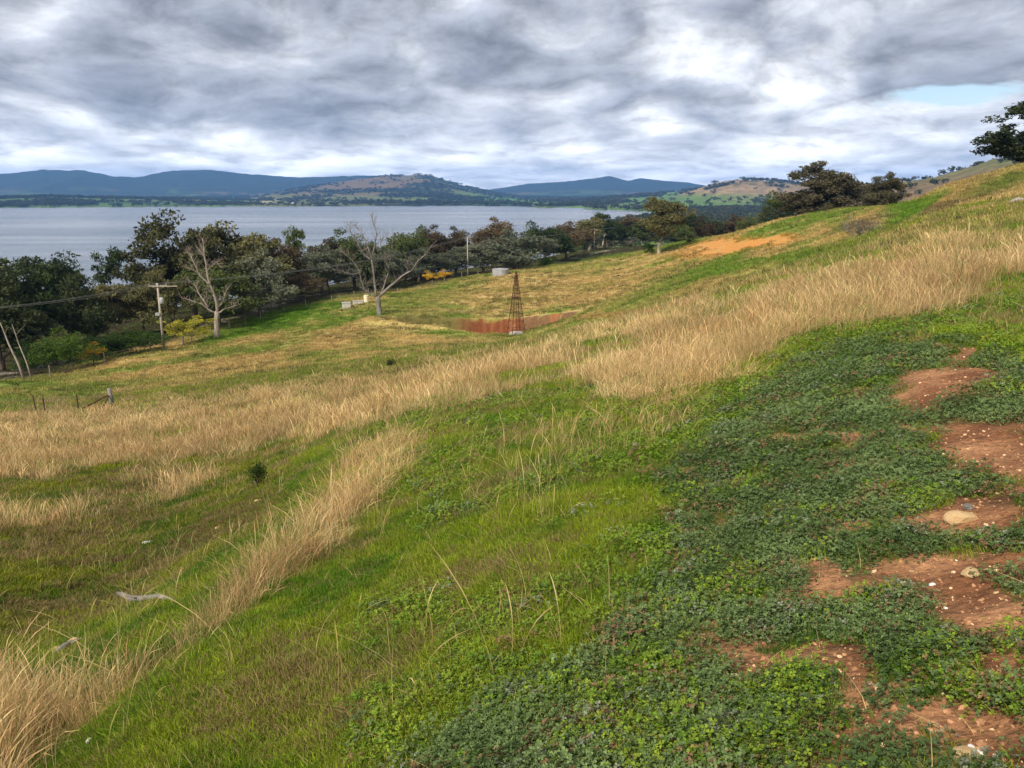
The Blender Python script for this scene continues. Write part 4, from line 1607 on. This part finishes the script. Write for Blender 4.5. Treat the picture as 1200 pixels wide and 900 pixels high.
def drum(px, d, label):
    g = on_ground(px, d)
    e = bpy.data.objects.new('drum', None)
    COL.objects.link(e)
    e.location = g
    tag(e, label, 'drum')
    r, h = .40, 1.15
    b = MB()
    b.tube([(0, 0, -.1), (0, 0, .3), (0, 0, .34), (0, 0, .38), (0, 0, .74), (0, 0, .78), (0, 0, .82), (0, 0, h)], [r, r, r + .025, r, r, r + .025, r, r], 24)
    obj('shell', b.mesh('shell', M_CREAM, False), e)
    b = MB().tube([(0, 0, h), (0, 0, h + .04)], [r + .03, r + .03], 24)
    obj('lid', b.mesh('lid', M_CREAM), e)


drum(427, 135, 'cream drum touching the left side of the grey dead tree')


def farmhouse(px, d, w, label, wpos=None, name='farmhouse', cat='house', z=None):
    g = Vector(spot(px, 230, d))
    zt, _, _ = far_height(np.array([math.atan2(g.x, g.y)]), np.array([math.hypot(g.x, g.y)]))
    g.z = float(zt[0])
    e = bpy.data.objects.new(name, None)
    COL.objects.link(e)
    e.location = g
    tag(e, label, cat)
    h, dp = w * .28, w * .6
    obj('wall', MB().box((0, 0, h / 2 - 2), (w, dp, h + 4)).mesh('wall', M_WALL), e)
    b = MB()
    b.v = [(-w * .55, -dp * .55, h), (w * .55, -dp * .55, h), (w * .55, dp * .55, h), (-w * .55, dp * .55, h), (-w * .40, 0, h * 1.7), (w * .40, 0, h * 1.7)]
    b.f = [(0, 1, 5, 4), (1, 2, 5), (2, 3, 4, 5), (3, 0, 4), (3, 2, 1, 0)]
    obj('roof', b.mesh('roof', M_ROOF), e)
    for k in (-.3, .3):
        obj('window', MB().box((w * k, -dp / 2 - .03, h * .55), (w * .16, .1, h * .4)).mesh('window', M_GREYMETAL), e)


farmhouse(688, 2020, 26, 'pale house on the spit where the lake ends, left one of the pair')
farmhouse(700, 2010, 20, 'pale house on the spit where the lake ends, right one of the pair')
farmhouse(291, 3180, 18, 'tiny white farmhouse on the far shore, left one of the two there')
farmhouse(344, 3150, 15, 'tiny white farmhouse on the far shore, right one of the two there')


# ------------------------------------------------------------------ rocks and fallen wood
def rock_mesh(seed, mat, flat=0.6, sub=3):
    import bmesh
    bm = bmesh.new()
    bmesh.ops.create_icosphere(bm, subdivisions=sub, radius=1.0)
    rg = random.Random(seed)
    planes = []
    for k in range(13):
        n = Vector((rg.gauss(0, 1), rg.gauss(0, 1), rg.gauss(0, .8))).normalized()
        planes.append((n, rg.uniform(.55, .85)))
    for v in bm.verts:
        for n, dd in planes:
            t = v.co.dot(n)
            if t > dd:
                v.co -= n * (t - dd)
        v.co *= 1 + rg.uniform(-.02, .02)
        v.co.z *= flat
    me = bpy.data.meshes.new('stone')
    bm.to_mesh(me)
    bm.free()
    me.materials.append(mat)
    return me


def stone(px, py, size, mat, seed, label, flat=.6, cat='stone', name='stone', rz=0, sx=1.0, group=None):
    g = hit(px, py)
    o = obj(name, rock_mesh(seed, mat, flat), loc=g + Vector((0, 0, size * flat * .25)))
    o.scale = (size * sx, size, size)
    o.rotation_euler = (random.uniform(-.1, .1), random.uniform(-.1, .1), rz)
    tag(o, label, cat, group)


stone(1127, 610, .068, M_TANROCK, 1, 'flat ochre stone lying on the bare red soil, longest in view', .6, sx=1.35)
stone(1134, 596, .030, M_ROCK, 2, 'small dark stone just above the flat ochre stone', .7)
stone(1133, 890, .036, M_TANROCK, 3, 'ochre stone in the bottom soil patch beside a white pebble', .8)
stone(1147, 886, .017, M_WHITEROCK, 4, 'white pebble touching the ochre stone at the bottom', .6)
stone(1194, 750, .016, M_WHITEROCK, 5, 'white pebble at the right edge of the photo', .7)
stone(1093, 686, .014, M_WHITEROCK, 6, 'white pebble in the middle of the large red soil patch', .6, sx=1.5)
stone(1139, 673, .05, M_TANROCK, 7, 'brownish stone half sunk in the large red soil patch', .4)
stone(1069, 670, .014, M_TANROCK, 8, 'tiny buff pebble at the left end of the large red soil patch', .6)
stone(1138, 878, .014, M_WHITEROCK, 9, 'pinkish white pebble just above the ochre stone at the bottom', .7)
stone(174, 637, .085, M_WHITEROCK, 10, 'white stone lying alone in the green hollow at left', .5, sx=1.4)
stone(106, 869 - 0, .03, M_WHITEROCK, 12, 'small white stone low in the left grass', .5)
stone(1106, 336, .30, M_ROCK, 13, 'grey boulder among the dry grass at upper right', .75, cat='boulder', name='boulder', sx=1.3)
stone(1194, 238, .5, M_ROCK, 14, 'grey boulder on the dry slope near the right edge', .6, cat='boulder', name='boulder', sx=1.4)
stone(303, 568, .14, M_ROCK, 15, 'dark stone at the foot of the small green shrub', .5)
stone(304, 588, .10, M_TANROCK, 16, 'ochre stone below the small green shrub', .4)
stone(256, 620, .08, M_TANROCK, 17, 'buff stone right of the white stone in the hollow', .4)
stone(719, 291, .9, M_ROCK, 18, 'pale boulder in the small paddock right of the paddock pole', .6, cat='boulder', name='boulder')
stone(90, 754, .09, M_TANROCK, 19, 'ochre stone beside the grey driftwood piece at lower left', .5)
stone(69, 763, .07, M_TANROCK, 20, 'buff stone left of the grey driftwood piece at lower left', .5)


def log_thing(pa, pb, r, label, mat=M_POST, bend=.04, name='fallen_log'):
    a, b = hit(*pa), hit(*pb)
    n = 7
    pts = []
    for i in range(n):
        t = i / (n - 1)
        p = a.lerp(b, t)
        p.z = H1(p.x, p.y) + r * .7 + math.sin(t * 3.1) * bend
        pts.append(p - a)
    m = MB()
    m.tube(pts, [r * k for k in (.6, .95, 1, .9, .8, .7, .35)], 9)
    k = pts[3]
    dirv = (pts[4] - pts[2]).normalized()
    m.tube([k, k + Vector((dirv.y, -dirv.x, .5)) * r * 4], [r * .35, r * .15], 6)
    o = obj(name, m.mesh(name, mat, True), loc=a)
    tag(o, label, 'log')


log_thing((138, 697), (203, 706), .038, 'grey fallen branch on red earth in the green hollow at left', bend=.05)
log_thing((66, 768), (96, 751), .035, 'short grey driftwood piece at lower left', bend=.01)
log_thing((1003, 243), (1046, 236), .24, 'long grey fallen log on the brow below the dark trees', bend=.1)
log_thing((2, 446), (31, 441), .10, 'pale fallen log at the foot of the leaning bare trunk', M_DEAD)


# bare shrub on the green track and the little dark shrub
def twig_shrub(px, py, h, label, mat, seed, n=26, spread=.7, name='bare_shrub', leafy=None, dist=None):
    g = on_ground(px, dist) if dist else hit(px, py)
    rg = random.Random(seed)
    b = MB()
    tips = []
    for k in range(n):
        a = rg.uniform(0, 6.28)
        s = rg.uniform(.1, spread) * h
        tip = Vector((math.cos(a) * s, math.sin(a) * s, h * rg.uniform(.5, 1)))
        mid = tip * .45 + Vector((0, 0, h * .12))
        b.tube([(0, 0, -.05), mid, tip], [.011 * h, .008 * h, .003 * h], 4, cap=False)
        for q in range(4):
            w = tip.lerp(mid, rg.random())
            e2 = w + Vector((rg.uniform(-1, 1), rg.uniform(-1, 1), rg.uniform(0, 1))) * h * .22
            b.tube([w, e2], [.010 * h, .004 * h], 3, cap=False)
            tips.append(e2)
    e = bpy.data.objects.new(name, None)
    COL.objects.link(e)
    e.location = g
    tag(e, label, 'shrub')
    obj('stems', b.mesh('stems', mat, True), e)
    if leafy:
        rg2 = np.random.default_rng(seed)
        T = np.array([tuple(t) for t in tips])
        cnt, ls = leafy[1], leafy[2]
        P = T[rg2.integers(len(T), size=cnt)] + rg2.normal(size=(cnt, 3)) * h * .07
        P[:, 2] = np.maximum(P[:, 2], 0.02)
        d1 = rg2.normal(size=(cnt, 3)); d1 /= np.linalg.norm(d1, axis=1)[:, None]
        d2 = np.cross(d1, rg2.normal(size=(cnt, 3))); d2 /= np.linalg.norm(d2, axis=1)[:, None]
        V = np.stack([P - d1 * ls, P - d2 * ls * .5, P + d1 * ls, P + d2 * ls * .5], 1)
        obj('foliage', mesh_np('foliage', V.reshape(-1, 3), np.arange(cnt * 4).reshape(-1, 4), [leafy[0]]), e)


twig_shrub(1004, 290, 2.3, 'leafless brown shrub on the green track below the brow', M_DEADGREY, 4, 34, .9, leafy=(LEAF['straw'], 2500, .04), dist=78)
twig_shrub(303, 574, .5, 'small upright dark green shrub in the dry grass at left', M_BARK, 6, 20, .25, name='shrub', leafy=(LEAF['bush'], 1400, .018))
twig_shrub(969, 250, 1.6, 'small olive shrub on the brow right below the big dark tree', M_BARK, 7, 16, .5, name='shrub', leafy=(LEAF['olive'], 900, .05))
twig_shrub(459, 434, .6, 'tiny dark shrub in the dry grass below the clay dam', M_BARK, 9, 14, .5, name='shrub', leafy=(LEAF['bush'], 500, .03))


# ------------------------------------------------------------------ ground cover (countless: instanced on points)
def blades(seed, n, hmin, hmax, spread, width, segs=3, droop=0.35, seedheads=0.0, lie=False):
    rg = np.random.default_rng(seed)
    V, Q = [], []
    for k in range(n):
        a, r = rg.uniform(0, 6.283), spread * math.sqrt(rg.uniform())
        bx, by = math.cos(a) * r, math.sin(a) * r
        h = rg.uniform(hmin, hmax)
        da = a + rg.normal() * 1.0
        lean = droop * rg.uniform(0.1, 1.0) * h
        wa = rg.uniform(0, 6.283)
        wx, wy = math.cos(wa) * width / 2, math.sin(wa) * width / 2
        head = rg.uniform() < seedheads
        b0 = len(V)
        for s in range(segs + 1):
            t = s / segs
            z = h * (t if not lie else t * .25 + .04) * (1 - .18 * t * t) - (0.02 if s == 0 else 0)
            off = lean * t * t if not lie else h * t
            w = 1 - t * .92
            if head:
                w = .45 if t < .6 else (1.5 if t < .95 else .3)
            x, y = bx + math.cos(da) * off, by + math.sin(da) * off
            V.append((x - wx * w, y - wy * w, z))
            V.append((x + wx * w, y + wy * w, z))
        for s in range(segs):
            q = b0 + s * 2
            Q.append((q, q + 1, q + 3, q + 2))
    return np.array(V), np.array(Q)


def clover_patch(seed, n, spread, leaf):
    rg = np.random.default_rng(seed)
    V, Q = [], []
    for k in range(n):
        a, r = rg.uniform(0, 6.283), spread * math.sqrt(rg.uniform())
        c = np.array([math.cos(a) * r, math.sin(a) * r, rg.uniform(.006, .042) * (1.2 - r / spread * .5)])
        nrm = np.array([rg.normal() * .45, rg.normal() * .45, 1.0])
        nrm /= np.linalg.norm(nrm)
        t1 = np.cross(nrm, [1, 0, 0]); t1 /= np.linalg.norm(t1)
        t2 = np.cross(nrm, t1)
        ph = rg.uniform(0, 6.283)
        L_ = leaf * rg.uniform(.6, 1.25)
        for j in range(3):
            an = ph + j * 2.094
            u = t1 * math.cos(an) + t2 * math.sin(an)
            w = -t1 * math.sin(an) + t2 * math.cos(an)
            b0 = len(V)
            V += [c, c + u * L_ * .6 + w * L_ * .5 + nrm * L_ * .16, c + u * L_ * 1.08, c + u * L_ * .6 - w * L_ * .5 + nrm * L_ * .16]
            Q.append((b0, b0 + 1, b0 + 2, b0 + 3))
    return np.array(V), np.array(Q)


def scatter(name, x, y, z, rot, scl, idx, tint, protos, label):
    me = bpy.data.meshes.new(name)
    n = len(x)
    me.vertices.add(n)
    me.vertices.foreach_set('co', np.column_stack([x, y, z]).astype(np.float32).ravel())
    a = me.attributes.new('rot', 'FLOAT_VECTOR', 'POINT'); a.data.foreach_set('vector', rot.astype(np.float32).ravel())
    a = me.attributes.new('scl', 'FLOAT_VECTOR', 'POINT'); a.data.foreach_set('vector', scl.astype(np.float32).ravel())
    a = me.attributes.new('idx', 'INT', 'POINT'); a.data.foreach_set('value', idx.astype(np.int32))
    a = me.attributes.new('tint', 'FLOAT_COLOR', 'POINT')
    c4 = np.ones((n, 4), np.float32); c4[:, :3] = tint
    a.data.foreach_set('color', c4.ravel())
    o = obj(name, me)
    pc = bpy.data.collections.new(name + '_pieces')
    for i, pm in enumerate(protos):
        po = bpy.data.objects.new('%s_piece_%02d' % (name, i), pm)
        pc.objects.link(po)
    ng = bpy.data.node_groups.new(name + '_scatter', 'GeometryNodeTree')
    ng.interface.new_socket('Geometry', in_out='INPUT', socket_type='NodeSocketGeometry')
    ng.interface.new_socket('Geometry', in_out='OUTPUT', socket_type='NodeSocketGeometry')
    gi, go = ng.nodes.new('NodeGroupInput'), ng.nodes.new('NodeGroupOutput')
    iop = ng.nodes.new('GeometryNodeInstanceOnPoints')
    ci = ng.nodes.new('GeometryNodeCollectionInfo')
    ci.inputs['Collection'].default_value = pc
    ci.inputs['Separate Children'].default_value = True
    ci.inputs['Reset Children'].default_value = True
    iop.inputs['Pick Instance'].default_value = True
    def na(nm, t):
        k = ng.nodes.new('GeometryNodeInputNamedAttribute')
        k.data_type = t
        k.inputs['Name'].default_value = nm
        return k.outputs['Attribute']
    e2r = ng.nodes.new('FunctionNodeEulerToRotation')
    ng.links.new(gi.outputs[0], iop.inputs['Points'])
    ng.links.new(ci.outputs[0], iop.inputs['Instance'])
    ng.links.new(na('idx', 'INT'), iop.inputs['Instance Index'])
    ng.links.new(na('rot', 'FLOAT_VECTOR'), e2r.inputs[0])
    ng.links.new(e2r.outputs[0], iop.inputs['Rotation'])
    ng.links.new(na('scl', 'FLOAT_VECTOR'), iop.inputs['Scale'])
    ng.links.new(iop.outputs[0], go.inputs[0])
    md = o.modifiers.new('scatter', 'NODES')
    md.node_group = ng
    tag(o, label, kind='stuff')
    return o


def sample(n, dmin, dmax, power, azmax=R(47)):
    n = int(n * 1.13)
    """points whose density per square metre falls off as d**-power"""
    u = RNG.uniform(size=n)
    k = 2 - power
    if abs(k) < 1e-6:
        d = dmin * (dmax / dmin) ** u
    else:
        d = (dmin ** k + u * (dmax ** k - dmin ** k)) ** (1 / k)
    az = RNG.uniform(-azmax, azmax, n)
    x, y = d * np.sin(az), d * np.cos(az)
    return x, y, height(x, y), d


def keep(mask, *arrs):
    return [a[mask] for a in arrs]


def rnd_rot(n, tilt=0.08):
    return np.column_stack([RNG.normal(0, tilt, n), RNG.normal(0, tilt, n), RNG.uniform(0, 6.283, n)])


def slope_rot(x, y, tilt=0.1):
    e = 0.05
    gx = (height(x + e, y) - height(x - e, y)) / (2 * e)
    gy = (height(x, y + e) - height(x, y - e)) / (2 * e)
    n = len(x)
    # euler XYZ applied after a free spin is approximated by small tilts; spin is baked into the variants
    return np.column_stack([np.arctan(gy) + RNG.normal(0, tilt, n), -np.arctan(gx) + RNG.normal(0, tilt, n), np.zeros(n)])


def spin(V, a):
    c, s = math.cos(a), math.sin(a)
    W_ = V.copy()
    W_[:, 0] = V[:, 0] * c - V[:, 1] * s
    W_[:, 1] = V[:, 0] * s + V[:, 1] * c
    return W_


M_GRASS = tint_material('grass_blade', 0.35)
M_STRAW = tint_material('dry_grass_blade', 0.35, 0.75, 0.15)
M_CLOVER = tint_material('clover_leaf', 0.18, 0.65, 0.12)
M_PEBBLE = tint_material('pebble', 0.0, 0.85)
M_FARLEAF = tint_material('far_foliage', 0.1)


def lerp3(a, b, t):
    return np.array(a)[None, :] + (np.array(b) - np.array(a))[None, :] * t[:, None]


# 1. short green grass of the near bench and hollow
protos = []
for k in range(8):
    Vv, Qq = blades(200 + k, 38, .012, .045, .065, .0042, 2, 1.1)
    protos.append(mesh_np('short_grass', spin(Vv, k), Qq, [M_GRASS]))
for k in range(4):
    Vv, Qq = blades(220 + k, 34, .02, .058, .12, .0085, 2, 1.0)
    protos.append(mesh_np('short_grass', spin(Vv, k), Qq, [M_GRASS]))
x, y, z, d = sample(200000, 1.3, 70, 1.35)
px, py, dd, dry, clover, dirt, wx, wy, big = covers(x, y, z)
u = RNG.uniform(size=len(x))
ok = (u > clover * 0.72) & (u > dirt * 1.3) & (u > dry * 0.6) & (py < 1400)
x, y, z, d, dry, big, clover = keep(ok, x, y, z, d, dry, big, clover)
n = len(x)
nn = fbm(x / 1.4, y / 1.4, 4, 301)
n2 = fbm(x / 0.35, y / 0.35, 3, 302)
t = np.clip(nn * 1.2 + (n2 - .5) * .9 + RNG.normal(0, .08, n) - .1, 0, 1)
tint = lerp3((0.070, 0.165, 0.007), (0.230, 0.290, 0.014), sstep(.25, .75, t))
tint *= (.7 + .6 * RNG.uniform(size=n))[:, None]
px_s, _q = pix(x, y, z)
hol = sstep(8, 11, d) * (1 - sstep(280, 380, px_s)) * (1 - sstep(26, 34, d))
tint *= (1 - .25 * hol)[:, None]
tint[:, 0] *= 1 + .15 * hol
mossy = RNG.uniform(size=n) < hol * .6 * sstep(.50, .62, fbm(x / 1.6, y / 1.6, 4, 124))
tint[mossy] = np.array((0.17, 0.12, 0.045))
deadish = (RNG.uniform(size=n) < 0.12 + 0.55 * sstep(.52, .72, fbm(x / .8, y / .8, 3, 303)))
tint[deadish] = lerp3((0.30, 0.22, 0.08), (0.36, 0.27, 0.11), RNG.uniform(size=n))[deadish] * .8
sc = (0.75 + 0.6 * RNG.uniform(size=n)) * np.maximum(1, (d / 5.0) ** 0.62) * (0.8 + .6 * nn)
idx = np.where(d < 9, RNG.integers(0, 8, n), RNG.integers(8, 12, n))
sc = np.where(d < 9, sc, sc * .72)
scatter('short_grass', x, y, z - .004, slope_rot(x, y, .12), np.column_stack([sc, sc, sc * (.8 + .5 * RNG.uniform(size=n))]), idx, tint, protos,
        'short green grass over the bench and the hollow')

# 2. clover mat on the mound
protos = []
for k in range(8):
    Vv, Qq = clover_patch(240 + k, 44, .085, .0080)
    protos.append(mesh_np('clover', spin(Vv, k), Qq, [M_CLOVER]))
x, y, z, d = sample(88000, 1.3, 17, 1.1, R(47))
px, py, dd, dry, clover, dirt, wx, wy, big = covers(x, y, z)
u = RNG.uniform(size=len(x))
sprinkle = 0.45 * sstep(.44, .58, fbm(x / .6, y / .6, 3, 311)) * (px > 420)
thin_ = .40 + .65 * sstep(.34, .54, fbm(x / .22, y / .22, 3, 314))
ok = (u < np.maximum(clover, sprinkle) * thin_) & (dirt < .05 + .75 * RNG.uniform(size=len(x))) & (py < 1400) & (px > 60)
x, y, z, d, clv = keep(ok, x, y, z, d, clover)
n = len(x)
nn = fbm(x / .45, y / .45, 4, 312)
tint = lerp3((0.052, 0.088, 0.024), (0.155, 0.215, 0.075), np.clip(nn * 1.6 - .35 + RNG.normal(0, .2, n), 0, 1))
yel = RNG.uniform(size=n) < .05 + .85 * (clv < .5) + .5 * sstep(.62, .72, fbm(x / .7, y / .7, 3, 313))
tint[yel] = lerp3((0.09, 0.17, .015), (0.20, 0.26, .025), RNG.uniform(size=n))[yel]
lit = RNG.uniform(size=n) < .08
tint[lit] = np.array((0.20, 0.12, 0.06))
gr = RNG.uniform(size=n) < .03
tint[gr] = np.array((0.19, 0.21, 0.14))
sc = (.55 + 1.0 * RNG.uniform(size=n) ** 1.5) * np.maximum(1, (d / 4.0) ** .45)
scatter('clover', x, y, z - .002, slope_rot(x, y, .22), np.column_stack([sc, sc, sc * (.7 + .9 * nn)]), RNG.integers(0, 8, n), tint, protos,
        'dark clover mat over the mound at right')

# 3. tall dry grass
protos = []
for k in range(8):
    Vv, Qq = blades(260 + k, 20, .10, .30 + .035 * k, .17, .0036, 4, .75, .35)
    protos.append(mesh_np('dry_grass', Vv, Qq, [M_STRAW]))
for k in range(5):
    Vv, Qq = blades(280 + k, 20, .12, .34 + .05 * k, .28, .0075, 3, .65, .25)
    protos.append(mesh_np('dry_grass', Vv, Qq, [M_STRAW]))
x, y, z, d = sample(210000, 3.0, 85, 1.25)
px, py, dd, dry, clover, dirt, wx, wy, big = covers(x, y, z)
patch = fbm(x / 1.7, y / 1.7, 4, 321)
gapn = fbm(x / .7, y / .7, 3, 322)
dens = np.maximum(.60 * dry ** 1.6 * sstep(.36, .58, patch + (dry - .7) * .35) * sstep(.34, .58, gapn + .05), .05 * (dry > .01))
b2 = poly_mask(px + wx * 50, py + wy * 40, BAND2, 14) * (d < 14)
dens = np.maximum(dens, b2 * .42 * sstep(.25, .5, gapn))
u = RNG.uniform(size=len(x))
ok = (u < dens) & (u > clover * .9) & (py < 1400)
x, y, z, d, dry, patch, px = keep(ok, x, y, z, d, dry, patch, px)
n = len(x)
tt = np.clip(patch + RNG.normal(0, .22, n), 0, 1)
broad = fbm(x / 5, y / 5, 3, 323)
tint = lerp3((0.42, 0.265, 0.105), (0.74, 0.55, 0.27), tt) * (.50 + 1.0 * broad)[:, None]
pink = RNG.uniform(size=n) < .18
tint[pink] = np.array((0.40, 0.22, 0.11))
gg = RNG.uniform(size=n) < .10
tint[gg] = np.array((0.20, 0.22, 0.05))
b2m = (d < 13) & (px < 520)
hs = np.where(b2m, .8, 1.) * (.55 + .75 * RNG.uniform(size=n)) * (.6 + .6 * sstep(.3, .9, dry)) * (.45 + 1.1 * fbm(x / 1.1, y / 1.1, 3, 324))
ws = np.maximum(1, (d / 12.0) ** .45) * np.where(d < 16, 1, .75)
idx = np.where(d < 16, RNG.integers(0, 8, n), RNG.integers(8, 13, n))
scatter('dry_grass', x, y, z - .01, rnd_rot(n, .10), np.column_stack([hs * ws, hs * ws, hs]), idx, tint, protos,
        'tall straw coloured grass in bands across the hillside')

# 4. rough pasture beyond
protos = []
for k in range(6):
    Vv, Qq = blades(300 + k, 30, .07, .24, .40, .045, 2, .6)
    protos.append(mesh_np('pasture_grass', Vv, Qq, [M_GRASS]))
x, y, z, d = sample(210000, 38, 300, 1.15)
px, py, dd, dry, clover, dirt, wx, wy, big = covers(x, y, z)
col = ground_colour(x, y, z)
u1, v1 = dam_uv(x, y)
rr = np.hypot(u1, v1)
clay = (col[:, 0] > .28) & (col[:, 1] < col[:, 0] * .56)
ok = ~clay & ~((rr < 1.08) & (u1 > -.3) & (v1 > -.6)) & (RNG.uniform(size=len(x)) < .85)
x, y, z, d, col = keep(ok, x, y, z, d, col)
n = len(x)
tuft = fbm(x / 2.0, y / 2.0, 3, 331)
tint = col * (.60 + .95 * RNG.uniform(size=n))[:, None]
dark = RNG.uniform(size=n) < .22 * sstep(.5, .66, fbm(x / 7, y / 7, 3, 332))
tint[dark] = np.array((0.06, 0.065, 0.02))
sc = (.6 + .8 * RNG.uniform(size=n)) * np.maximum(1, (d / 90) ** .5)
scatter('pasture_grass', x, y, z - .02, rnd_rot(n, .08), np.column_stack([sc, sc, sc * (.5 + 1.2 * tuft)]), RNG.integers(0, 6, n), tint, protos,
        'rough patchy pasture grass between the near slope and the trees')

# 5. single stalks and dead stems through the green
protos = []
for k in range(7):
    Vv, Qq = blades(340 + k, 3, .25, .62, .05, .0042, 6, .9, .5)
    protos.append(mesh_np('stalk', Vv, Qq, [M_STRAW]))
for k in range(4):
    Vv, Qq = blades(350 + k, 2, .08, .22, .05, .004, 4, .3, 0, True)
    protos.append(mesh_np('stalk', Vv, Qq, [M_STRAW]))
x, y, z, d = sample(15000, 1.9, 26, 1.2)
px, py, dd, dry, clover, dirt, wx, wy, big = covers(x, y, z)
st = fbm(x / 1.1, y / 1.1, 3, 341)
band = sstep(5, 12, d) * .25 + ell(px, py, 620, 560, 170, 110, 0, .5) * .35 + ell(px, py, 100, 760, 260, 120, -30, .5) * .5 + ell(px, py, 520, 760, 190, 130, 0, .5) * .16
up = (RNG.uniform(size=len(x)) < band * sstep(.42, .66, st)) & (clover < .4)
ly = (RNG.uniform(size=len(x)) < .55 - .42 * clover) & (d < 12)
ok = (up | ly) & (py < 1400)
x, y, z, d, up = keep(ok, x, y, z, d, up)
n = len(x)
idx = np.where(up, RNG.integers(0, 7, n), RNG.integers(7, 11, n))
tint = lerp3((0.30, 0.24, 0.07), (0.58, 0.44, 0.20), RNG.uniform(size=n))
sc = .4 + .6 * RNG.uniform(size=n)
scatter('grass_stalks', x, y, z, rnd_rot(n, .12), np.column_stack([sc, sc, sc]), idx, tint, protos, 'single dry grass stalks and straw lying in the green')

# 6. gravel and crumbs of soil on the bare patches
protos = [rock_mesh(400 + k, M_PEBBLE, .65, 1) for k in range(5)]
x, y, z, d = sample(76000, 1.3, 14, 1.2, R(47))
px, py, dd, dry, clover, dirt, wx, wy, big = covers(x, y, z)
ok = (RNG.uniform(size=len(x)) < dirt * .9) & (py < 1400)
x, y, z, d = keep(ok, x, y, z, d)
n = len(x)
tint = lerp3((0.10, 0.040, 0.018), (0.38, 0.20, 0.10), RNG.uniform(size=n) ** 1.4)
r = RNG.uniform(size=n)
tint[r < .10] = np.array((0.50, 0.34, 0.19))
tint[r < .003] = np.array((0.66, 0.56, 0.44))
sc = .0028 + .0120 * RNG.uniform(size=n) ** 3.2
scatter('gravel', x, y, z + .001, rnd_rot(n, .4), np.column_stack([sc * 1.2, sc, sc]), RNG.integers(0, 5, n), tint, protos, 'small stones and crumbs on the bare red soil')

# 7. far woodland on the hills and flats
def blob(seed, n, leaf):
    rg = np.random.default_rng(seed)
    cc = rg.normal(size=(7, 3)) * np.array([.28, .28, .16]) + np.array([0, 0, .62])
    own = rg.integers(7, size=n)
    g = rg.normal(size=(n, 3)); g /= np.linalg.norm(g, axis=1)[:, None]
    P = cc[own] + g * (.26 * rg.uniform(.5, 1, n))[:, None]
    P[:, 2] = np.clip(P[:, 2], .03, 1)
    d1 = rg.normal(size=(n, 3)); d1 /= np.linalg.norm(d1, axis=1)[:, None]
    d2 = np.cross(d1, rg.normal(size=(n, 3))); d2 /= np.linalg.norm(d2, axis=1)[:, None]
    V = np.stack([P - d1 * leaf, P - d2 * leaf, P + d1 * leaf, P + d2 * leaf], 1)
    return V.reshape(-1, 3), np.arange(n * 4).reshape(-1, 4)


protos = []
for k in range(6):
    Vv, Qq = blob(500 + k, 190, .085)
    protos.append(mesh_np('far_tree', Vv, Qq, [M_FARLEAF]))
nF = 90000
uu = RNG.uniform(size=nF)
d = 620 * (6500 / 620) ** uu
az = RNG.uniform(-R(38), R(38), nF)
z, kind, lake = far_height(az, d)
x, y = d * np.sin(az), d * np.cos(az)
wood = fbm(x / 260, y / 260, 5, 140, 0.6)
thr = np.select([kind == 1, kind == 2, kind == 3, kind == 4, kind == 5], [.55, .56, .64, 9, .49], .54)
prob = sstep(-.03, .03, wood - thr)
prob = np.where(kind == 4, .015 + .06 * sstep(.5, .62, wood), prob)
prob = np.where(kind == 1, prob * .5, prob)
prob = np.maximum(prob, np.where((kind == 3) | (kind == 2) | (kind == 6), .05, .03))
prob = np.where(kind == 4, .02 + .06 * sstep(.5, .62, wood), prob)
shore = (lake > 0.001) & (lake < .35)
prob = np.where(shore, .8, prob)
ok = (RNG.uniform(size=nF) < prob) & (lake < .35) & (z > WATER + .6) & (kind != 0)
x, y, z, d = keep(ok, x, y, z, d)
n = len(x)
tint = lerp3((0.022, 0.034, 0.016), (0.070, 0.075, 0.034), RNG.uniform(size=n))
sc = (7 + 7 * RNG.uniform(size=n)) * np.maximum(1, (d / 3500) ** .3) * np.where(d < 1700, .75, 1)
scatter('far_woodland', x, y, z - .5, rnd_rot(n, 0), np.column_stack([sc * 1.15, sc * 1.15, sc]), RNG.integers(0, 6, n), tint, protos,
        'far trees scattered over the hills and flats beyond the lake')
